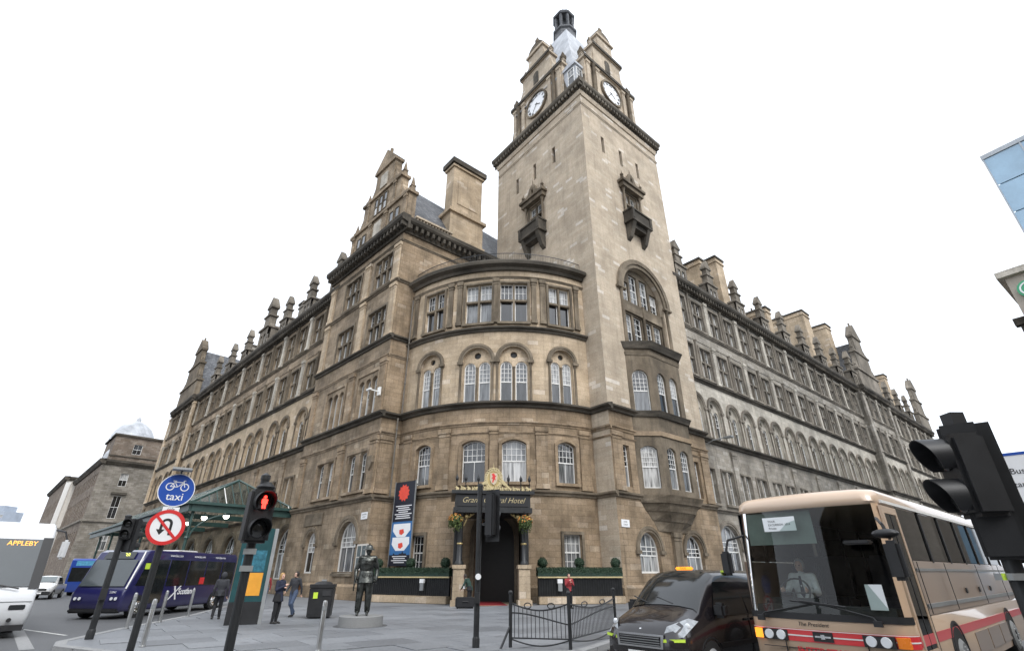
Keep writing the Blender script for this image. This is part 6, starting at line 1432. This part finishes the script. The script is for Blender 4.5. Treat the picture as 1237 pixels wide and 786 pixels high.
t = thing('wall_camera', 'white security camera on a bracket above the station street corner', 'camera', FL.pt(-.5, -.1, 14.9), FL.rz); t.scale = (.7,.7,.7); part('bracket', MB().box(-.05,.05,-1.3,0,.3,.42).box(-.25,.25,-.3,0,-.1,.9), 'white_paint', t); part('housing', MB().box(-.75,.15,-1.5,-1.25,.3,.55), 'white_paint', t, bevel=.03); part('lens', MB().cyl((-.8,-1.37,.42),(-.74,-1.37,.42),.08,n=10), 'black_plastic', t)
t = thing('wall_lamp', 'grey floodlight arm fixed at the tower edge above the side street', 'lamp', FR.pt(13.2, -.3, 12.2), FR.rz); part('arm', MB().tube([(0,0,0),(0,-.8,.25),(.3,-1.8,.35)], .05, 6), 'galv', t); part('lamp_head', MB().box(.1,.6,-2.5,-1.7,.25,.42), 'galv', t, bevel=.04)
# street sign panel beyond the big signal
t = street('stop_flag', 'white and blue stop panel standing behind the large dark signal', 'street sign', 8.85, 8.95)
part('pole', MB().cyl((.5,.05,0),(.5,.05,3.75),.05,n=10), 'galv', t); part('panel', MB().box(-.32,.42,-.03,.03,2.65,3.62), 'white_sign', t); part('blue_header', MB().box(-.32,.42,-.035,-.03,3.57,3.62), 'blue_sign', t)
lettering('flag_lettering', 'Bus', .14, 'black_sign', t, (.05,-.034,3.3), depth=.001); lettering('flag_lettering', 'Stance', .13, 'black_sign', t, (.05,-.034,3.08), depth=.001); part('flag_stripe', MB().box(-.3,.4,-.034,-.03,2.72,2.8), 'galv', t)
# ------------------------------------------------------------------ people
import numpy as np
for nm, c, r_ in (('skin', (.48, .30, .22), .55), ('skin_warm', (.55, .33, .25), .55), ('hair_blonde', (.42, .25, .10), .7), ('hair_dark', (.03, .022, .018), .7), ('hair_grey', (.35, .33, .31), .7), ('cloth_navy', (.018, .022, .045), .85), ('cloth_black', (.014, .014, .016), .85), ('cloth_charcoal', (.035, .036, .042), .85), ('cloth_red', (.30, .035, .04), .85), ('cloth_green', (.02, .05, .038), .85), ('cloth_white', (.72, .73, .74), .8), ('denim', (.06, .085, .14), .85), ('shoe', (.02, .018, .017), .5), ('bag_tan', (.32, .12, .04), .7), ('cloth_tan', (.30, .22, .14), .85)):
    plain(nm, c, r_, var=.22, vscale=7, bump=.25, bscale=35)
plain('bronze', (.075, .078, .072), .30, metal=.9, var=.75, vscale=5, bump=.4, bscale=22)
def base_pose():
    return dict(pel=(0,0,.95), chest=(0,.0,1.27), neck=(0,.0,1.47), head=(0,.02,1.62), sl=(-.185,0,1.42), sr=(.185,0,1.42), el=(-.25,-.03,1.13), er=(.25,-.03,1.13), wl=(-.26,.06,.88), wr=(.26,.06,.88),
                hl=(-.09,0,.92), hr=(.09,0,.92), kl=(-.1,.02,.50), kr=(.1,.02,.50), al=(-.1,-.02,.09), ar=(.1,-.02,.09), look=0.)
def capsule(m, a, b, ra, rb, n=10):
    m.cyl(a, b, ra, rb, n); m.ball(a, ra, n, 6); m.ball(b, rb, n, 6)
def ell(m, pts, n=16):
    """torso loft: (centre, half width, half depth)"""
    v = []; f = []
    for c, w, d in pts:
        for k in range(n): t = 2*math.pi*k/n; v.append((c[0]+w*math.cos(t), c[1]+d*math.sin(t), c[2]))
    for j in range(len(pts)-1):
        for k in range(n): f.append((j*n+k, j*n+(k+1) % n, (j+1)*n+(k+1) % n, (j+1)*n+k))
    f += [tuple(range(n-1,-1,-1)), tuple((len(pts)-1)*n+k for k in range(n))]; m.add(v, f)
def hand(m, segs, e, w, curl, side):
    e, w = Vector(e), Vector(w); d = (w-e).normalized(); up = Vector((0,1,0)) if abs(d.y) < .8 else Vector((0,0,1))
    sp = d.cross(up).normalized(); nrm = sp.cross(d)                                    # sp: across the palm
    sp, nrm = nrm, sp
    pc = w+d*.045; capsule(m, w, pc+d*.03, .026, .03, 8)
    for k in (-1.5,-.5,.5,1.5): capsule(m, w+d*.03+sp*k*.012, w+d*.085+sp*k*.021, .014, .012, 6)
    for k, ln in ((-1.5,.055), (-.5,.07), (.5,.078), (1.5,.068)):
        a = w+d*.085+sp*k*.0235; b = a+d*ln*.55+nrm*curl*.02*side; c = b+d*ln*.45*(1-curl*.6)+nrm*curl*.045*side
        capsule(m, a, b, .0105, .0100, 6); capsule(m, b, c, .0100, .009, 6)
    a = w+d*.03+sp*.028; b = a+d*.035+sp*.03; c = b+d*.035+sp*.008; capsule(m, a, b, .0125, .0115, 6); capsule(m, b, c, .0115, .010, 6)
    segs.append((w, w+d*.17, 'skin'))
def person(name, label, loc, rz, height, J, C, hair='short', extra=None, group=None, bulk=1., cat='person', coat=None, voxel=.0115, hood=False, hat=None, leg=1.12):
    P = base_pose(); P.update(J); m = MB(); segs = []
    V3 = lambda k: Vector(P[k])
    pel, ch, nk, hd = V3('pel'), V3('chest'), V3('neck'), V3('head'); b = bulk
    ell(m, [(pel+Vector((0,0,-.1)), .13*b, .095*b), (pel, .165*b, .115*b), (pel.lerp(ch,.45), .142*b, .10*b), (ch, .17*b, .115*b), (ch.lerp(nk,.55), .175*b, .105*b), (nk+Vector((0,0,-.03)), .10*b, .075*b), (nk+Vector((0,0,.02)), .058, .058)])
    segs += [(pel, ch, 'top'), (ch, nk-Vector((0,0,.02)), 'top'), (V3('sl'), V3('sr'), 'top')]
    capsule(m, nk-Vector((0,0,.03)), nk.lerp(hd,.6), .056, .052); segs.append((nk+Vector((0,0,.035)), hd, 'skin'))
    lk = Vector((math.sin(P['look']), math.cos(P['look']), 0)); rt = Vector((lk.y, -lk.x, 0))
    o = len(m.v); m.ball((0,0,0), .1, 16, 12, (.76,.92,1.18)); c_, s_ = lk.y, -lk.x
    m.v[o:] = [(hd.x+x*c_-y*s_, hd.y+x*s_+y*c_, hd.z+z) for x, y, z in m.v[o:]]
    m.ball(hd+lk*.045-Vector((0,0,.062)), .056, 10, 8, (.85,.9,1))                      # jaw
    capsule(m, hd+lk*.088+Vector((0,0,.012)), hd+lk*.106-Vector((0,0,.022)), .011, .016, 6)   # nose
    for s in (-1, 1): m.ball(hd+rt*s*.076-Vector((0,0,.01)), .02, 8, 6, (.6,1,1.5))
    capsule(m, hd+lk*.078+rt*-.03+Vector((0,0,.03)), hd+lk*.078+rt*.03+Vector((0,0,.03)), .014, .014, 6)   # brow
    capsule(m, hd+lk*.088+rt*-.02-Vector((0,0,.058)), hd+lk*.088+rt*.02-Vector((0,0,.058)), .009, .009, 6)   # lips
    for q in 'lr':
        s = -1 if q == 'l' else 1
        S_, E_, W_ = V3('s'+q), V3('e'+q), V3('w'+q); H_, K_, A_ = V3('h'+q), V3('k'+q), V3('a'+q)
        capsule(m, ch.lerp(nk,.6), S_, .085*b, .066*b); capsule(m, S_, E_, .063*b, .046*b); capsule(m, E_, W_, .046*b, .033*b); hand(m, segs, E_, W_, .6, s)
        segs += [(S_, E_, 'top'), (E_, W_.lerp(E_,.05), C.get('sleeve', 'top'))]
        capsule(m, H_, K_, .09*leg, .066*leg); capsule(m, K_, A_+Vector((0,0,.03)), .066*leg, .052*leg); m.ball(K_.lerp(A_,.3)+Vector((0,-.02,0)), .06*leg, 8, 6, (1,1,1.7)); capsule(m, H_, pel, .095*leg, .115)
        ft = Vector(P.get('f'+q, (0,.19,-.055))); capsule(m, A_+Vector((0,-.045,-.045)), A_+ft*.7+Vector((0,0,-.005)), .042, .042); capsule(m, A_+ft*.7, A_+ft*1.05, .041, .032); capsule(m, A_, A_+Vector((0,.03,-.03)), .043, .045)
        segs += [(H_, K_, 'legs'), (K_, A_+Vector((0,0,.05)), 'legs'), (A_+Vector((0,-.045,-.045)), A_+ft, 'shoe')]
    if coat:                                                                            # coat skirt over the hips
        ell(m, [(pel+Vector((0,0,-coat)), .20*b, .16*b), (pel+Vector((0,0,-.02)), .178*b, .13*b), (pel+Vector((0,0,.12)), .15*b, .11*b)]); segs.append((pel+Vector((0,0,-coat+.02)), pel, 'top'))
    sc = height/1.75
    raw = bpy.data.objects.new('raw', m.mesh('raw', 'skin')); COL.objects.link(raw)
    md = raw.modifiers.new('r', 'REMESH'); md.mode = 'VOXEL'; md.voxel_size = voxel; md.use_smooth_shade = True
    sm = raw.modifiers.new('s', 'SMOOTH'); sm.factor = .5; sm.iterations = 3
    me = bpy.data.meshes.new_from_object(raw.evaluated_get(bpy.context.evaluated_depsgraph_get())); bpy.data.objects.remove(raw)
    keys = ['skin', 'top', 'legs', 'shoe']; me.materials.clear()
    for k in keys: me.materials.append(MATS[C[k]])
    n = len(me.polygons); cen = np.empty(n*3, dtype=np.float32); me.polygons.foreach_get('center', cen); cen = cen.reshape(-1,3)
    best = np.full(n, 1e9); idx = np.zeros(n, dtype=np.int32)
    for a, e, k in segs:
        a, e = np.array(a), np.array(e); ab = e-a; t = np.clip(((cen-a)@ab)/max(1e-9, ab@ab), 0, 1); d = np.linalg.norm(cen-(a+t[:,None]*ab), axis=1)
        d = d-{'top': .05, 'legs': .045, 'skin': .02, 'shoe': .03}[k]; u = d < best; best[u] = d[u]; idx[u] = keys.index(k)
    me.polygons.foreach_set('material_index', idx); me.transform(Matrix.Scale(sc, 4)); me.update()
    root = thing(name, label, cat, loc, rz, group)
    me.name = 'body'; link('body', me, root)
    def child(nm, mb, mat):
        mb.v = [(x*sc, y*sc, z*sc) for x, y, z in mb.v]; return part(nm, mb, mat, root, smooth=60)
    if hair != 'none' and not hood and not hat:
        h = MB(); h.ball(hd-lk*.018+Vector((0,0,.02)), .108, 14, 10, (.86,1.0,1.1)); nv = []
        for x, y, z in h.v:
            q = Vector((x,y,z))-hd; f_ = q.dot(lk)
            if f_ > .05 and q.z < .075: q = q-lk*(f_-.035)
            nv.append(tuple(hd+q))
        h.v = nv
        if hair == 'long': ell(h, [(hd-lk*.05+Vector((0,0,.05)), .088, .07), (hd-lk*.06-Vector((0,0,.08)), .095, .06), (hd-lk*.06-Vector((0,0,.24)), .075, .045)])
        child('hair', h, C['hair'])
    eyes = MB()
    for s in (-1, 1): eyes.ball(hd+lk*.083+rt*s*.032+Vector((0,0,.008)), .011, 8, 6)
    child('eyes', eyes, 'hair_dark')
    if hood:
        h = MB(); h.ball(hd-lk*.02+Vector((0,0,.01)), .13, 14, 10, (.85,1,1.12)); nv = []
        for x, y, z in h.v:
            q = Vector((x,y,z))-hd; f_ = q.dot(lk)
            if f_ > .06: q = q-lk*(f_-.06)
            nv.append(tuple(hd+q))
        h.v = nv; child('hood', h, C['top'])
    if extra: extra(child, P)
    return root
def pix_face(deg): return math.radians(deg)      # 0 = walking away from the camera, 180 = towards it
walk = dict(kl=(-.09,.16,.52), al=(-.09,.02,.12), kr=(.09,.02,.50), ar=(.09,-.30,.17), fr=(0,.15,-.11), el=(-.26,-.10,1.14), wl=(-.25,-.16,.90), er=(.26,.04,1.15), wr=(.24,.22,.98))
person('person', 'person in a dark hooded jacket walking past the purple bus', (-12.2,23.5,0), pix_face(20), 1.74, dict(kl=(-.1,.10,.52), al=(-.1,-.08,.12), kr=(.1,.1,.5), ar=(.12,.16,.085)), dict(skin='skin', top='cloth_charcoal', legs='cloth_black', shoe='shoe', hair='hair_dark'), hood=True, bulk=1.12, coat=.08)
def bag(child, P): m = MB().ball((.27,.02,.95), .15, 12, 8, (.55,1,.9)); m.tube([(.24,-.05,1.05),(.19,-.03,1.47),(.1,.1,1.3)], .012, 5); child('shoulder_bag', m, 'cloth_navy')
person('person', 'blonde person in a navy coat standing with arms folded by the totem', (-8.95,21.6,0), pix_face(255), 1.72, dict(el=(-.25,.02,1.15), wl=(-.02,.22,1.22), er=(.26,.04,1.15), wr=(.06,.24,1.30), look=.2), dict(skin='skin_warm', top='cloth_navy', legs='cloth_black', shoe='shoe', hair='hair_blonde'), hair='long', coat=.2, bulk=1.15)
def pack(child, P): m = MB().ball((0,-.18,1.22), .2, 12, 8, (.85,.6,1.25)); child('backpack', m, 'bag_tan')
person('person', 'person with a tan backpack walking behind the navy coat', (-9.55,24.6,0), pix_face(165), 1.78, dict(walk, look=.3), dict(skin='skin', top='cloth_charcoal', legs='denim', shoe='shoe', hair='hair_dark'), extra=pack, bulk=1.1)
person('person', 'distant person in a red top and jeans near the station doors', (-14.2,32.2,0), pix_face(200), 1.72, dict(walk), dict(skin='skin', top='cloth_red', legs='denim', shoe='shoe', hair='hair_dark'), extra=bag)
def papers(child, P): m = MB().box(-.28,-.1,.24,.28,.92,1.2); child('white_bag', m, 'cloth_white')
person('person', 'person in a green jacket bending beside the porch pedestal', (-2.35,31.2,0), pix_face(70), 1.76, dict(chest=(0,.1,1.25), neck=(0,.24,1.41), head=(0,.33,1.53), sl=(-.185,.17,1.37), sr=(.185,.17,1.37), el=(-.25,.27,1.10), wl=(-.2,.42,.93), er=(.25,.27,1.10), wr=(.2,.44,.95)), dict(skin='skin', top='cloth_green', legs='cloth_black', shoe='shoe', hair='hair_dark'), extra=papers, bulk=1.2, coat=.1)
t = thing('suitcase', 'black suitcase on the step beside the porch pedestal', 'suitcase', (-2.55,30.6,0), .2); part('body', MB().box(-.5,.5,-.25,.25,.05,.55), 'cloth_black', t, bevel=.05); part('handle', MB().tube([(-.15,-.26,.3),(-.15,-.3,.36),(.15,-.3,.36),(.15,-.26,.3)], .015, 5), 'black_plastic', t)
for s in (-1,1): part('caster', MB().cyl((s*.4,-.12,.04),(s*.4,-.06,.04),.04,n=8), 'rubber', t)
person('person', 'person in a red jacket holding a phone up in front of the hedge', (3.1,30.4,0), pix_face(200), 1.70, dict(er=(.24,.1,1.16), wr=(.10,.26,1.36), el=(-.24,.1,1.15), wl=(-.06,.25,1.28), look=.1, kr=(.1,.06,.5), ar=(.12,.02,.09)), dict(skin='skin_warm', top='cloth_red', legs='cloth_black', shoe='shoe', hair='hair_dark'), bulk=1.12, coat=.08)
# driver of the cream coach (sits in the coach, looks ahead)
fw = math.radians(41.4); o_ = CO.matrix_world if False else None
c_, s_ = math.cos(fw), math.sin(fw); dl = (1.22, .58); dx, dy = 5.10+dl[0]*c_-dl[1]*s_, 9.52+dl[0]*s_+dl[1]*c_
def tie(child, P): m = MB().prism([(-.02,1.44),(.02,1.44),(.038,1.12),(0,1.06),(-.038,1.12)], .118, .135); child('tie', m, 'cloth_navy')
person('person', 'coach driver in a white shirt and dark tie behind the windscreen', (dx, dy, .24), fw+math.pi/2, 1.72, dict(kl=(-.13,.42,.93), al=(-.13,.5,.52), kr=(.13,.42,.93), ar=(.13,.5,.52), hl=(-.1,.02,.92), hr=(.1,.02,.92), el=(-.28,.12,1.16), wl=(-.22,.40,1.19), er=(.28,.12,1.16), wr=(.22,.40,1.19), look=.0), dict(skin='skin_warm', top='cloth_white', legs='cloth_black', shoe='shoe', hair='hair_grey'), hair='short', bulk=1.2, extra=tie)
# bronze firefighter on a low granite drum
ground_mat('granite', (.20, .20, .195), (.27, .27, .265), 30, .6)
t = thing('granite_plinth', 'low round granite plinth under the bronze firefighter', 'plinth', (-5.45, 20.7, 0)); part('drum', MB().lathe((0,0,0), [(.78,0),(.78,.32),(.76,.34),(.0,.34)], 40), 'granite', t, smooth=35); part('base_slab', MB().lathe((0,0,0), [(.95,.001),(.95,.015),(.0,.015)], 40), 'asphalt', t, smooth=35)
B_ = dict(skin='bronze', top='bronze', legs='bronze', shoe='bronze', hair='bronze')
def fire(child, P):
    h = MB(); hd = Vector(P['head']); h.lathe(hd+Vector((0,-.01,.04)), [(.18,-.02),(.175,-.01),(.115,.02),(.105,.07),(.07,.115),(.02,.13)], 18); h.box(-.014,.014,-.1,.1,hd.z+.12,hd.z+.2); child('helmet', h, 'bronze')
    b2 = MB(); ell(b2, [(Vector((0,0,.95)), .2, .15), (Vector((0,0,1.01)), .2, .15)]); child('belt', b2, 'bronze')
    ax = MB().tube([(.3,.06,.98),(.3,.1,.66)], .02, 6); ax.box(.285,.315,.03,.24,.60,.70); child('axe', ax, 'bronze')
    j = MB()
    for k in range(4): j.ball((0,.128,1.08+k*.09), .014, 6, 4)
    child('buttons', j, 'bronze')
person('statue', 'dark bronze firefighter statue in helmet and tunic standing on a granite plinth', (-5.45, 20.7, .34), pix_face(195), 2.3, dict(el=(-.29,-.02,1.14), wl=(-.28,.06,.90), er=(.29,-.02,1.14), wr=(.28,.08,.90), kl=(-.12,.02,.5), al=(-.13,-.02,.09), kr=(.12,.04,.5), ar=(.13,.04,.09)), B_, hair='none', hat=True, extra=fire, coat=.16, bulk=1.3, leg=1.5, cat='statue')
